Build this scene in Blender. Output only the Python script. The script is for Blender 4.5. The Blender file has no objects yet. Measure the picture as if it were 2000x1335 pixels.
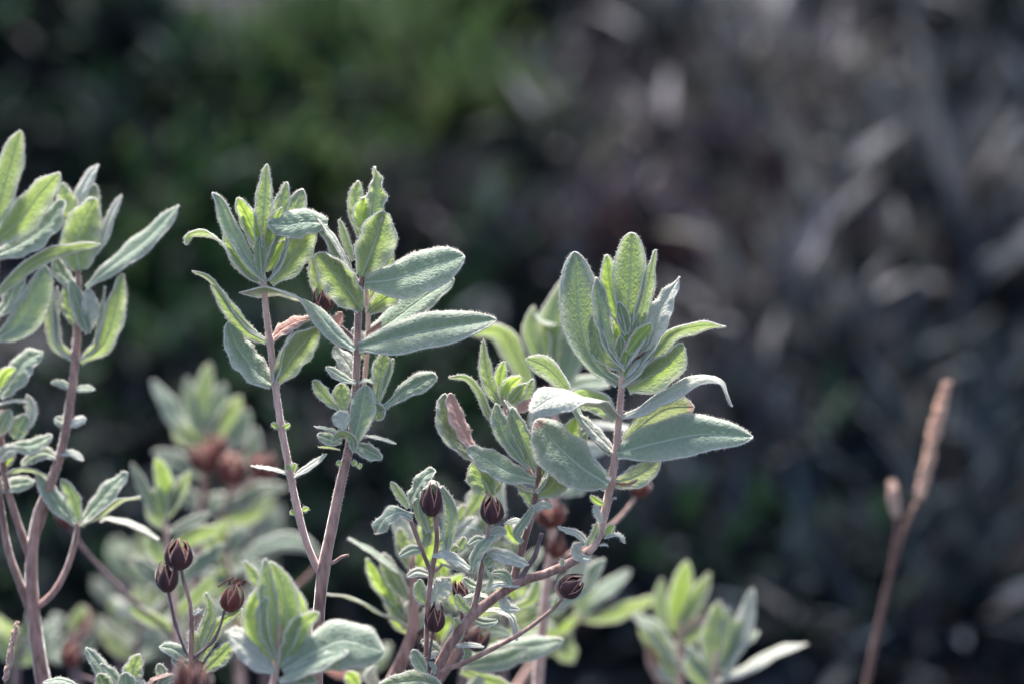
import bpy, bmesh, math, random
from mathutils import Vector, Matrix, noise
R = math.radians
rnd = random.Random(11)

# ------------------------------------------------------------------ camera, sky, sun, exposure
sc = bpy.context.scene
col = sc.collection
D0 = 1.0288                       # focus distance, metres
KPX = 0.37037 / 2000              # metres per photo pixel on the focus plane
PITCH = R(12)
cam_loc = Vector((0, 0, 0.78))
AX = Vector((1, 0, 0))
AF = Vector((0, math.cos(PITCH), -math.sin(PITCH)))
AU = Vector((0, math.sin(PITCH), math.cos(PITCH)))
cd = bpy.data.cameras.new('camera')
cam = bpy.data.objects.new('camera', cd); col.objects.link(cam)
cam.location = cam_loc
cam.rotation_euler = (math.pi / 2 - PITCH, 0, 0)
cd.lens = 100; cd.sensor_width = 36; cd.clip_start = 0.05; cd.clip_end = 500
cd.dof.use_dof = True; cd.dof.focus_distance = D0 + 0.004; cd.dof.aperture_fstop = 4.7
sc.camera = cam

SUN_EL, SUN_AZ = R(64), R(-10)
w = bpy.data.worlds.new('World'); sc.world = w; w.use_nodes = True
nt = w.node_tree
sky = nt.nodes.new('ShaderNodeTexSky'); sky.sky_type = 'NISHITA'; sky.sun_disc = False
sky.sun_elevation = SUN_EL; sky.sun_rotation = SUN_AZ
sky.air_density = 1.0; sky.dust_density = 2.5; sky.ozone_density = 1.0
bg = nt.nodes['Background']; bg.inputs['Strength'].default_value = 0.12
nt.links.new(sky.outputs[0], bg.inputs['Color'])
sd = bpy.data.lights.new('sun', 'SUN'); sd.energy = 4.9; sd.angle = R(12); sd.color = (1, 0.955, 0.90)
so = bpy.data.objects.new('sun', sd); col.objects.link(so)
sun_dir = Vector((math.sin(SUN_AZ) * math.cos(SUN_EL), math.cos(SUN_AZ) * math.cos(SUN_EL), math.sin(SUN_EL)))
so.rotation_euler = sun_dir.to_track_quat('Z', 'Y').to_euler()
so.location = (2, 4, 5)
vs = sc.view_settings
vs.view_transform = 'Standard'; vs.look = 'None'; vs.gamma = 1; vs.exposure = 1.4
sc.cycles.use_denoising = True
sc.cycles.max_bounces = 8; sc.cycles.transmission_bounces = 6

# ------------------------------------------------------------------ point helpers
def P(x, y, d=0.0, z=0.0):
    """photo pixel (x, y) at d metres (+ z focus-plane pixels) behind the focus plane -> world"""
    D = D0 + d + z * KPX
    s = KPX * D / D0
    return cam_loc + AX * ((x - 1000) * s) + AU * ((667.5 - y) * s) + AF * D
def vcam(v):                       # camera-space direction (right, up, toward camera) -> world
    return AX * v[0] + AU * v[1] - AF * v[2]

def hill(x, y):
    """height of the ground"""
    h = -0.02 + 0.015 * noise.noise(Vector((x * 3, y * 3, 0)))
    t = max(0.0, y - 1.55)
    h += 0.42 * (t - 0.25 * (1 - math.exp(-t / 0.25)))
    t2 = max(0.0, y - 9); h -= 0.40 * (t2 - 3 * (1 - math.exp(-t2 / 3)))
    h += 0.05 * min(1.0, t) * noise.noise(Vector((x * 2.2, y * 2.2, 4)))
    h += 0.3 * min(1.0, max(0, y - 6) / 6) * noise.noise(Vector((x * .25, y * .25, 9)))
    return h
def ground_hit(x, y):
    d = 0.3
    while d < 8:
        p = P(x, y, d)
        if p.z <= hill(p.x, p.y): return p, d
        d += 0.01
    return p, d

# ------------------------------------------------------------------ materials
def new_mat(name):
    m = bpy.data.materials.new(name); m.use_nodes = True
    m.node_tree.nodes.clear()
    return m, m.node_tree.nodes, m.node_tree.links
def nd(ns, t, **kw):
    n = ns.new(t)
    for k, v in kw.items():
        if k.startswith('i_'): n.inputs[int(k[2:])].default_value = v
        else: setattr(n, k, v)
    return n
def math_n(ns, ls, op, a, b=None, c=None):
    n = ns.new('ShaderNodeMath'); n.operation = op
    for i, v in enumerate((a, b, c)):
        if v is None: continue
        if isinstance(v, (int, float)): n.inputs[i].default_value = v
        else: ls.new(v, n.inputs[i])
    return n.outputs[0]
def mixc(ns, ls, f, a, b, mode='MIX'):
    n = ns.new('ShaderNodeMix'); n.data_type = 'RGBA'; n.blend_type = mode
    for i, v in ((0, f), (6, a), (7, b)):
        if isinstance(v, (int, float)): n.inputs[i].default_value = v
        elif isinstance(v, tuple): n.inputs[i].default_value = (*v, 1) if len(v) == 3 else v
        else: ls.new(v, n.inputs[i])
    return n.outputs[2]

def leaf_material(name, top, under, trans, tw, rim, vein, tipc=None, bump=0.5):
    """woolly leaf: grey felt above, ribbed paler felt below, green glow when lit from behind"""
    m, ns, ls = new_mat(name)
    out = ns.new('ShaderNodeOutputMaterial')
    uvn = nd(ns, 'ShaderNodeUVMap', uv_map='real'); uvt = nd(ns, 'ShaderNodeUVMap', uv_map='unit')
    geo = ns.new('ShaderNodeNewGeometry'); oi = ns.new('ShaderNodeObjectInfo')
    s1 = ns.new('ShaderNodeSeparateXYZ'); ls.new(uvn.outputs[0], s1.inputs[0])
    s2 = ns.new('ShaderNodeSeparateXYZ'); ls.new(uvt.outputs[0], s2.inputs[0])
    au = math_n(ns, ls, 'ABSOLUTE', s1.outputs[0])               # px from midrib
    aun = math_n(ns, ls, 'ABSOLUTE', s2.outputs[0])              # 0..1
    # wobble
    nz = nd(ns, 'ShaderNodeTexNoise'); nz.inputs['Scale'].default_value = 0.09; nz.inputs['Detail'].default_value = 3
    off = ns.new('ShaderNodeVectorMath'); off.operation = 'ADD'
    ls.new(uvn.outputs[0], off.inputs[0]); ls.new(oi.outputs['Random'], off.inputs[1])
    ls.new(off.outputs[0], nz.inputs['Vector'])
    # side veins: sweep forward from the midrib
    ph = math_n(ns, ls, 'SUBTRACT', s1.outputs[1], math_n(ns, ls, 'MULTIPLY', au, 1.25))
    ph = math_n(ns, ls, 'ADD', ph, math_n(ns, ls, 'MULTIPLY', nz.outputs[0], 12))
    sv = math_n(ns, ls, 'ABSOLUTE', math_n(ns, ls, 'SINE', math_n(ns, ls, 'MULTIPLY', ph, math.pi / 20)))
    side = math_n(ns, ls, 'SUBTRACT', 1.0, math_n(ns, ls, 'MINIMUM', math_n(ns, ls, 'MULTIPLY', sv, 4.0), 1.0))
    mid = math_n(ns, ls, 'SUBTRACT', 1.0, math_n(ns, ls, 'MINIMUM', math_n(ns, ls, 'DIVIDE', au, math_n(ns, ls, 'MULTIPLY_ADD', s2.outputs[1], -2.6, 4.6)), 1.0))
    mpv = ns.new('ShaderNodeMapping'); mpv.inputs['Scale'].default_value = (1.1, 0.8, 1); mpv.inputs['Rotation'].default_value = (0, 0, .5)
    ls.new(off.outputs[0], mpv.inputs[0])
    vo = nd(ns, 'ShaderNodeTexVoronoi', feature='DISTANCE_TO_EDGE'); vo.inputs['Scale'].default_value = 0.12
    ls.new(mpv.outputs[0], vo.inputs['Vector'])
    cell = math_n(ns, ls, 'MINIMUM', math_n(ns, ls, 'MULTIPLY', vo.outputs[0], 3.2), 1.0)   # 0 on small veins
    n2 = nd(ns, 'ShaderNodeTexNoise'); n2.inputs['Scale'].default_value = 0.7; n2.inputs['Detail'].default_value = 4
    ls.new(off.outputs[0], n2.inputs['Vector'])
    # height (upper side: veins sunk, cells puffed)
    h = math_n(ns, ls, 'MULTIPLY', cell, 0.55)
    h = math_n(ns, ls, 'SUBTRACT', h, math_n(ns, ls, 'MULTIPLY', side, 0.7))
    h = math_n(ns, ls, 'SUBTRACT', h, math_n(ns, ls, 'MULTIPLY', mid, 1.4))
    h = math_n(ns, ls, 'ADD', h, math_n(ns, ls, 'MULTIPLY', n2.outputs[0], 0.55))
    bp = ns.new('ShaderNodeBump'); bp.inputs['Strength'].default_value = bump; bp.inputs['Distance'].default_value = 0.0008
    ls.new(h, bp.inputs['Height'])
    # colours
    c = mixc(ns, ls, geo.outputs['Backfacing'], top, under)
    rv = math_n(ns, ls, 'MULTIPLY_ADD', oi.outputs['Random'], 0.46, 0.74)
    hsv = ns.new('ShaderNodeHueSaturation'); ls.new(c, hsv.inputs['Color']); ls.new(rv, hsv.inputs['Value'])
    c = hsv.outputs[0]
    mott = math_n(ns, ls, 'MULTIPLY', math_n(ns, ls, 'SUBTRACT', nz.outputs[0], 0.35), 0.8)
    c = mixc(ns, ls, mott, c, mixc(ns, ls, 0.5, top, (0.62, 0.66, 0.60)))
    vv = math_n(ns, ls, 'MAXIMUM', math_n(ns, ls, 'MULTIPLY', side, 0.40), math_n(ns, ls, 'MULTIPLY', mid, 0.85))
    vv = math_n(ns, ls, 'MAXIMUM', vv, math_n(ns, ls, 'MULTIPLY', math_n(ns, ls, 'SUBTRACT', 1.0, cell), 0.20))
    c = mixc(ns, ls, vv, c, vein)
    speck = math_n(ns, ls, 'GREATER_THAN', n2.outputs[0], 0.67)
    c = mixc(ns, ls, math_n(ns, ls, 'MULTIPLY', speck, 0.35), c, (0.10, 0.12, 0.07))
    edge = math_n(ns, ls, 'MULTIPLY', math_n(ns, ls, 'POWER', aun, 18.0), 0.8)
    frost = math_n(ns, ls, 'MULTIPLY', math_n(ns, ls, 'POWER', aun, 3.0), math_n(ns, ls, 'MULTIPLY', nz.outputs[0], 1.0))
    edge = math_n(ns, ls, 'MAXIMUM', edge, frost)
    c = mixc(ns, ls, edge, c, rim)
    if tipc:
        tt = math_n(ns, ls, 'MULTIPLY', math_n(ns, ls, 'MAXIMUM', math_n(ns, ls, 'SUBTRACT', math_n(ns, ls, 'ADD', s2.outputs[1], math_n(ns, ls, 'MULTIPLY', nz.outputs[0], .25)), tipc[3]), 0.0), 12)
        tt = math_n(ns, ls, 'MINIMUM', tt, 1.0)
        c = mixc(ns, ls, tt, c, tipc[:3])
    pb = ns.new('ShaderNodeBsdfPrincipled')
    ls.new(c, pb.inputs['Base Color']); pb.inputs['Roughness'].default_value = 0.72
    pb.inputs['Specular IOR Level'].default_value = 0.25
    pb.inputs['Sheen Weight'].default_value = 0.30; pb.inputs['Sheen Roughness'].default_value = 0.35
    pb.inputs['Sheen Tint'].default_value = (0.95, 0.97, 1.0, 1)
    ls.new(bp.outputs[0], pb.inputs['Normal'])
    tr = ns.new('ShaderNodeBsdfTranslucent')
    tc = mixc(ns, ls, math_n(ns, ls, 'MULTIPLY', math_n(ns, ls, 'MAXIMUM', side, mid), 0.35), trans, (trans[0] * .45, trans[1] * .5, trans[2] * .5))
    tc = mixc(ns, ls, edge, tc, rim)
    if tipc: tc = mixc(ns, ls, tt, tc, tipc[:3])
    ls.new(tc, tr.inputs[0]); ls.new(bp.outputs[0], tr.inputs['Normal'])
    mx = ns.new('ShaderNodeMixShader')
    ls.new(math_n(ns, ls, 'MULTIPLY', math_n(ns, ls, 'SUBTRACT', 1.0, math_n(ns, ls, 'MULTIPLY', mid, .75)), tw), mx.inputs[0])
    ls.new(pb.outputs[0], mx.inputs[1]); ls.new(tr.outputs[0], mx.inputs[2]); ls.new(mx.outputs[0], out.inputs[0])
    return m

RIM = (0.82, 0.80, 0.71); VEIN = (0.58, 0.60, 0.47)
LM = {
 'm': leaf_material('leaf_felt_grey_green', (0.225, 0.305, 0.235), (0.26, 0.33, 0.165), (0.30, 0.41, 0.11), 0.36, RIM, VEIN),
 'g': leaf_material('leaf_green', (0.27, 0.365, 0.235), (0.28, 0.36, 0.17), (0.34, 0.46, 0.10), 0.40, RIM, VEIN),
 'y': leaf_material('leaf_young_lime', (0.36, 0.50, 0.19), (0.37, 0.49, 0.15), (0.48, 0.66, 0.08), 0.48, RIM, (0.5, 0.6, 0.25), bump=.25),
 'w': leaf_material('leaf_pale_woolly', (0.54, 0.55, 0.49), (0.40, 0.42, 0.34), (0.42, 0.45, 0.30), 0.28, RIM, VEIN),
 't': leaf_material('leaf_brown_tip', (0.25, 0.34, 0.28), (0.27, 0.34, 0.20), (0.36, 0.42, 0.16), 0.36, RIM, VEIN, tipc=(0.46, 0.27, 0.23, 1.03)),
 'o': leaf_material('leaf_shade_darkened', (0.15, 0.20, 0.165), (0.17, 0.22, 0.12), (0.20, 0.28, 0.08), 0.34, (0.5, 0.5, 0.44), (0.35, 0.38, 0.28)),  # darker copy of the grey-green leaf; shade of low foliage put into colour
 'p': leaf_material('leaf_dry_pink', (0.62, 0.34, 0.28), (0.42, 0.20, 0.17), (0.55, 0.22, 0.17), 0.35, (0.80, 0.68, 0.62), (0.55, 0.35, 0.30)),
}
def felt_material(name, base, dark, sheen=0.6, bump=.4, scale=2500, tl=0):
    m, ns, ls = new_mat(name)
    out = ns.new('ShaderNodeOutputMaterial'); tcn = ns.new('ShaderNodeTexCoord')
    n1 = nd(ns, 'ShaderNodeTexNoise'); n1.inputs['Scale'].default_value = 90; n1.inputs['Detail'].default_value = 5
    mp = ns.new('ShaderNodeMapping'); mp.inputs['Scale'].default_value = (1, 1, .25)
    ls.new(tcn.outputs['Object'], mp.inputs[0]); ls.new(mp.outputs[0], n1.inputs['Vector'])
    n2 = nd(ns, 'ShaderNodeTexNoise'); n2.inputs['Scale'].default_value = scale; n2.inputs['Detail'].default_value = 2
    ls.new(mp.outputs[0], n2.inputs['Vector'])
    n3 = nd(ns, 'ShaderNodeTexNoise'); n3.inputs['Scale'].default_value = 480; n3.inputs['Detail'].default_value = 4
    ls.new(mp.outputs[0], n3.inputs['Vector'])
    cr = ns.new('ShaderNodeValToRGB'); cr.color_ramp.elements[0].position = .40; cr.color_ramp.elements[1].position = .60
    cr.color_ramp.elements[0].color = (*dark, 1); cr.color_ramp.elements[1].color = (*base, 1)
    ls.new(math_n(ns, ls, 'MULTIPLY_ADD', n1.outputs[0], .45, math_n(ns, ls, 'MULTIPLY', n3.outputs[0], .55)), cr.inputs[0])
    pb = ns.new('ShaderNodeBsdfPrincipled'); ls.new(cr.outputs[0], pb.inputs['Base Color'])
    pb.inputs['Roughness'].default_value = .7; pb.inputs['Sheen Weight'].default_value = sheen
    pb.inputs['Sheen Roughness'].default_value = .35; pb.inputs['Specular IOR Level'].default_value = .3
    bp = ns.new('ShaderNodeBump'); bp.inputs['Strength'].default_value = bump; bp.inputs['Distance'].default_value = .0004
    ls.new(n2.outputs[0], bp.inputs['Height']); ls.new(bp.outputs[0], pb.inputs['Normal'])
    if tl:
        tr = ns.new('ShaderNodeBsdfTranslucent'); ls.new(cr.outputs[0], tr.inputs[0])
        mx = ns.new('ShaderNodeMixShader'); mx.inputs[0].default_value = tl
        ls.new(pb.outputs[0], mx.inputs[1]); ls.new(tr.outputs[0], mx.inputs[2]); ls.new(mx.outputs[0], out.inputs[0])
    else: ls.new(pb.outputs[0], out.inputs[0])
    return m
M_RIM = felt_material('leaf_margin_wool', (0.95, 0.93, 0.89), (0.88, 0.86, 0.80), 1.0, tl=.6)
M_FUZZ = felt_material('stem_wool', (0.88, 0.80, 0.76), (0.76, 0.66, 0.62), 1.0, tl=.5)
M_RIMP = felt_material('dry_leaf_margin', (0.78, 0.62, 0.55), (0.6, 0.42, 0.36), 0.6)
M_STEM = felt_material('stem_mauve_bark', (0.51, 0.30, 0.25), (0.22, 0.12, 0.10), 1.0, .9, 900)
M_STEMP = felt_material('stem_young_pink', (0.80, 0.52, 0.44), (0.53, 0.32, 0.27), 1.0, .8, 900)
M_STEMD = felt_material('stem_dark_twig', (0.24, 0.16, 0.17), (0.11, 0.075, 0.09), 0.5)
M_CAP = felt_material('capsule_dark_husk', (0.085, 0.033, 0.036), (0.030, 0.014, 0.022), 0.45, .6, 900)
M_CAPR = felt_material('capsule_rust_husk', (0.17, 0.045, 0.036), (0.07, 0.020, 0.018), 0.4, .6, 900)
M_CAPI = felt_material('capsule_seed_core', (0.20, 0.07, 0.045), (0.05, 0.02, 0.015), 0.2, .6, 900)
M_CAPRIM = felt_material('husk_edge', (0.50, 0.27, 0.22), (0.32, 0.15, 0.12), 0.6)
M_STRAW = felt_material('dry_grass_rust', (0.25, 0.135, 0.105), (0.14, 0.07, 0.06), 0.4)
M_SEED = felt_material('dry_grass_seed', (0.86, 0.55, 0.40), (0.58, 0.35, 0.25), 0.5)
M_SEEDP = felt_material('pale_grass_seed', (0.66, 0.45, 0.37), (0.46, 0.30, 0.25), 0.5)

# ------------------------------------------------------------------ object helpers
def thing(name, label, cat, loc, group=None):
    o = bpy.data.objects.new(name, None); col.objects.link(o)
    o.empty_display_size = .02; o.location = loc
    o['label'] = label; o['category'] = cat
    if group: o['group'] = group
    return o
def link_mesh(name, me, mats, parent=None):
    for m in mats: me.materials.append(m)
    o = bpy.data.objects.new(name, me); col.objects.link(o)
    if parent is not None:
        o.parent = parent
    return o
def root_loc(t):
    return t.location if t.parent is None else root_loc(t.parent) + t.location
def crom(pts, n):
    """Catmull-Rom through pts, n+1 samples evenly spaced by length"""
    pts = [Vector(p) for p in pts]
    if len(pts) == 2: pts = [pts[0], (pts[0] + pts[1]) / 2, pts[1]]
    q = [pts[0] * 2 - pts[1]] + pts + [pts[-1] * 2 - pts[-2]]
    fine = []; prm = []
    for i in range(1, len(q) - 2):
        for k in range(12):
            t = k / 12
            a, b, c, d = q[i - 1], q[i], q[i + 1], q[i + 2]
            fine.append(0.5 * ((2 * b) + (c - a) * t + (2 * a - 5 * b + 4 * c - d) * t * t + (3 * b - a - 3 * c + d) * t ** 3))
    fine.append(q[-2])
    ln = [0]
    for i in range(1, len(fine)): ln.append(ln[-1] + (fine[i] - fine[i - 1]).length)
    res = []; j = 0
    for k in range(n + 1):
        s = ln[-1] * k / n
        while j < len(ln) - 2 and ln[j + 1] < s: j += 1
        f = (s - ln[j]) / max(1e-9, ln[j + 1] - ln[j])
        res.append(fine[j].lerp(fine[j + 1], min(1, f)))
    return res, ln[-1]

class Buf:
    def __init__(s): s.v = []; s.f = []; s.m = []; s.uv = []; s.ut = []
    def face(s, idx, m=0, uv=None, ut=None):
        s.f.append(idx); s.m.append(m)
        s.uv.extend(uv or [(0, 0)] * len(idx)); s.ut.extend(ut or [(0, 0)] * len(idx))
    def tube(s, pts, rads, seg=6, m=0, cap=True, uvv=None):
        """pts world, rads per point"""
        n = len(pts); up = None; rings = []
        for i, p in enumerate(pts):
            t = (pts[min(i + 1, n - 1)] - pts[max(i - 1, 0)])
            if t.length < 1e-9: t = Vector((0, 0, 1))
            t.normalize()
            if up is None: up = t.orthogonal().normalized()
            up = (up - t * up.dot(t))
            if up.length < 1e-6: up = t.orthogonal()
            up.normalize(); sd_ = t.cross(up)
            r = rads[i] if not isinstance(rads, float) else rads
            b = len(s.v)
            for k in range(seg):
                a = 2 * math.pi * k / seg
                s.v.append(p + up * (math.cos(a) * r) + sd_ * (math.sin(a) * r))
            rings.append(b)
        for i in range(n - 1):
            for k in range(seg):
                k2 = (k + 1) % seg
                s.face((rings[i] + k, rings[i] + k2, rings[i + 1] + k2, rings[i + 1] + k), m)
        if cap:
            s.face(tuple(rings[0] + k for k in reversed(range(seg))), m)
            s.face(tuple(rings[-1] + k for k in range(seg)), m)
    def hair(s, p, v, r, m):
        a = v.orthogonal().normalized() * r; b_ = v.cross(a).normalized() * r; i = len(s.v)
        s.v += [p + a, p - a * .5 + b_ * .87, p - a * .5 - b_ * .87, p + v]
        s.face((i, i + 1, i + 3), m); s.face((i + 1, i + 2, i + 3), m); s.face((i + 2, i, i + 3), m)
    def mesh(s, name, origin=Vector((0, 0, 0)), uv=True):
        me = bpy.data.meshes.new(name)
        me.from_pydata([tuple(v - origin) for v in s.v], [], s.f)
        me.polygons.foreach_set('material_index', s.m)
        me.polygons.foreach_set('use_smooth', [True] * len(s.f))
        if uv:
            a = me.uv_layers.new(name='real'); b = me.uv_layers.new(name='unit')
            a.data.foreach_set('uv', [c for p in s.uv for c in p])
            b.data.foreach_set('uv', [c for p in s.ut for c in p])
        me.update()
        return me

NP = {'u': (0, .55, .83), 'd': (0, .5, -.86), 'uf': (0, .12, 1), 'df': (0, .1, -1), 't': (0, .95, .35), 'td': (0, .93, -.35),
      'l': (-.6, .4, .7), 'r': (.6, .4, .7), 'dl': (-.45, .35, -.8), 'dr': (.45, .35, -.8), 'ul': (-.45, .5, .75), 'ur': (.45, .5, .75)}
def blade(buf, cl, px, w, n0, n1, pk=.5, blunt=.62, fold=16, curl=.10, wav=.05, seed=0, cols=8, rim=1.95, mats=(0, 1), fuzz=0):
    """leaf blade on the centre line cl (world points). px = metres per pixel at this leaf; w = full width in px"""
    r = random.Random(seed)
    N = len(cl) - 1; a = math.log(.5) / math.log(pk)
    L_ = sum((cl[i + 1] - cl[i]).length for i in range(N))
    ph1, ph2, f1 = r.uniform(0, 6), r.uniform(0, 6), r.uniform(5, 9)
    asy = r.uniform(-.10, .10)
    rows = []; base = len(buf.v)
    us = [-1 + 2 * j / cols for j in range(cols + 1)]
    us = [math.copysign(abs(u) ** .8, u) for u in us]
    al = 0
    for i, p in enumerate(cl):
        if i: al += (p - cl[i - 1]).length
        t = min(1, al / L_)
        T = (cl[min(i + 1, N)] - cl[max(i - 1, 0)]).normalized()
        n = vcam(Vector(n0).lerp(Vector(n1), t))
        n = n - T * n.dot(T)
        if n.length < 1e-4: n = T.orthogonal()
        n.normalize(); W = T.cross(n).normalized()
        prof = max(0.0, math.sin(math.pi * min(1, t) ** a)) ** blunt
        prof = max(prof, .30 * (1 - t) ** 1.5 if t < .5 else 0)
        if i == N: prof = .04
        row = []
        for u in us:
            s = 1 if u > 0 else -1
            edge = 1 + wav * math.sin(f1 * t * 2 + (ph1 if s > 0 else ph2)) + asy * s + .018 * r.uniform(-1, 1)
            hw = w * .5 * px * prof * edge
            au = abs(u)
            lift = hw * (math.tan(R(fold)) * au ** .85 - curl * 2 * au ** 4)
            lift += hw * .05 * math.sin(2 * math.pi * (t * L_ / px - au * hw / px * 1.2) / 20 + ph1) * math.sin(math.pi * min(1, au)) * (1 if w > 30 else 0)
            lift += w * px * wav * .9 * au * au * math.sin(f1 * t * 3 + (ph2 if s > 0 else ph1 + 1))
            buf.v.append(p + W * (hw * u * math.cos(R(fold) * .7)) + n * lift)
            row.append((u * hw / px, t * L_ / px, u, t))
        rows.append(row)
    C = cols + 1
    for i in range(N):
        for j in range(cols):
            idx = (base + i * C + j, base + i * C + j + 1, base + (i + 1) * C + j + 1, base + (i + 1) * C + j)
            q = [rows[i][j], rows[i][j + 1], rows[i + 1][j + 1], rows[i + 1][j]]
            buf.face(idx, mats[0], [(a_[0], a_[1]) for a_ in q], [(a_[2], a_[3]) for a_ in q])
    if rim:
        path = [buf.v[base + i * C] for i in range(N + 1)] + [buf.v[base + i * C + cols] for i in range(N, -1, -1)]
        rr = [rim * px * (.8 + .55 * noise.noise(q_ * 900)) for q_ in path]
        buf.tube(path, rr, 5, mats[1], cap=False)
        if fuzz:
            mc = [cl[i] for i in range(N + 1)] + [cl[i] for i in range(N, -1, -1)]
            for i in range(len(path) - 1):
                seg = path[i + 1] - path[i]; cnt = int(seg.length / px * fuzz) + (1 if r.random() < .5 else 0)
                for k in range(min(cnt, 14)):
                    f_ = r.random(); q = path[i] + seg * f_
                    o = (q - mc[i].lerp(mc[i + 1], f_))
                    if o.length < 1e-6: continue
                    o = o.normalized() + Vector((r.uniform(-.7, .7), r.uniform(-.7, .7), r.uniform(-.7, .7)))
                    buf.hair(q, o.normalized() * px * r.uniform(3, 8), px * .5, mats[1])

_leaf_no = 0
def leaf(plant, d, pts, w, n='u', n1=None, k='m', pk=.5, blunt=.62, fold=16, curl=.17, wav=.05, N=30, cols=10, rim=1.95, label=None, dz=0):
    """one leaf of a plant: midrib through photo pixels (x, y[, z px further away])"""
    global _leaf_no
    _leaf_no += 1
    W_ = [P(p[0], p[1], d, (p[2] if len(p) > 2 else 0) + dz) for p in pts]
    fine, L_ = crom(W_, N * 4)
    cl = [fine[round((1 - (1 - i / N) ** 1.45) * N * 4)] for i in range(N + 1)]
    px = KPX * (D0 + d) / D0
    n0 = NP[n] if isinstance(n, str) else n
    e1 = n0 if n1 is None else (NP[n1] if isinstance(n1, str) else n1)
    b = Buf()
    rim = rim * min(1.0, w / 42) ** .6
    wav = wav * min(1.0, w / 40)
    blade(b, cl, px, w, n0, e1, pk, blunt, fold, curl, wav, _leaf_no, cols, rim, fuzz=(.8 if abs(d) < .09 else 0))
    org = W_[0]
    o = link_mesh('leaf', b.mesh('leaf', org), [LM[k], M_RIMP if k == 'p' else M_RIM], plant)
    o.location = org - plant.location
    if k == 'p' and not label: label = 'dry pinkish-brown leaf'
    if label: o['label'] = label
    return o
def stem(plant, d, pts, mat=None, name='stem', to_ground=False, nodes=(), seg=10, label=None):
    """pts: (x, y, width px[, z px]); extended to the ground if asked (first point is the lowest)"""
    px = KPX * (D0 + d) / D0
    W_ = [P(p[0], p[1], d, p[3] if len(p) > 3 else 0) for p in pts]; rad = [p[2] * (.47 if p[2] < 12 else .415) * px for p in pts]
    if to_ground:
        g = W_[0]; dr = (W_[0] - W_[1]).normalized(); q = g + dr * .04; q.z = min(q.z, g.z - .02)
        e = Vector((plant.location.x, plant.location.y, hill(plant.location.x, plant.location.y) - .01))
        W_ = [e, e.lerp(q, .5) + Vector((.008, .004, 0)), q] + W_; rad = [rad[0] * 1.5, rad[0] * 1.3, rad[0] * 1.1] + rad
    n = max(8, int(sum((W_[i + 1] - W_[i]).length for i in range(len(W_) - 1)) / px / 9))
    n = min(n, 90)
    cl, L_ = crom(W_, n)
    # radius by nearest control parameter
    acc = [0]
    for i in range(1, len(W_)): acc.append(acc[-1] + (W_[i] - W_[i - 1]).length)
    r = random.Random(len(pts) * 7 + int(pts[0][0]))
    rr = []
    for i in range(n + 1):
        s = acc[-1] * i / n; j = 0
        while j < len(acc) - 2 and acc[j + 1] < s: j += 1
        f = (s - acc[j]) / max(1e-9, acc[j + 1] - acc[j])
        v = rad[j] * (1 - f) + rad[j + 1] * f
        v *= 1 + .07 * (noise.noise(cl[i] * 260) + .5 * noise.noise(cl[i] * 900))
        for nx, ny in nodes:
            q = P(nx, ny, d); dd = (cl[i] - q).length / px
            v *= 1 + .34 * math.exp(-(dd / 7) ** 2)
        rr.append(v)
    b = Buf(); b.tube(cl, rr, seg)
    if abs(d) < .09 and mat is not M_STRAW:
        for i in range(n):
            sg = cl[i + 1] - cl[i]; q0 = cam_loc.z
            if cl[i].z < .5: continue
            for k_ in range(int(sg.length / px * (1.8 if rr[i] / px > 5 else .8))):
                a_ = sg.orthogonal().normalized(); c_ = sg.cross(a_).normalized(); an = r.uniform(0, 6.283)
                o_ = a_ * math.cos(an) + c_ * math.sin(an)
                q = cl[i] + sg * r.random() + o_ * rr[i] * .96
                b.hair(q, (o_ + sg.normalized() * r.uniform(-.5, .6)).normalized() * px * r.uniform(2, 4.6), px * .6, 1)
    org = W_[0]
    o = link_mesh(name, b.mesh(name, org, uv=False), [mat or M_STEM, M_FUZZ], plant)
    o.location = org - plant.location
    if label: o['label'] = label
    return o

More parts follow.
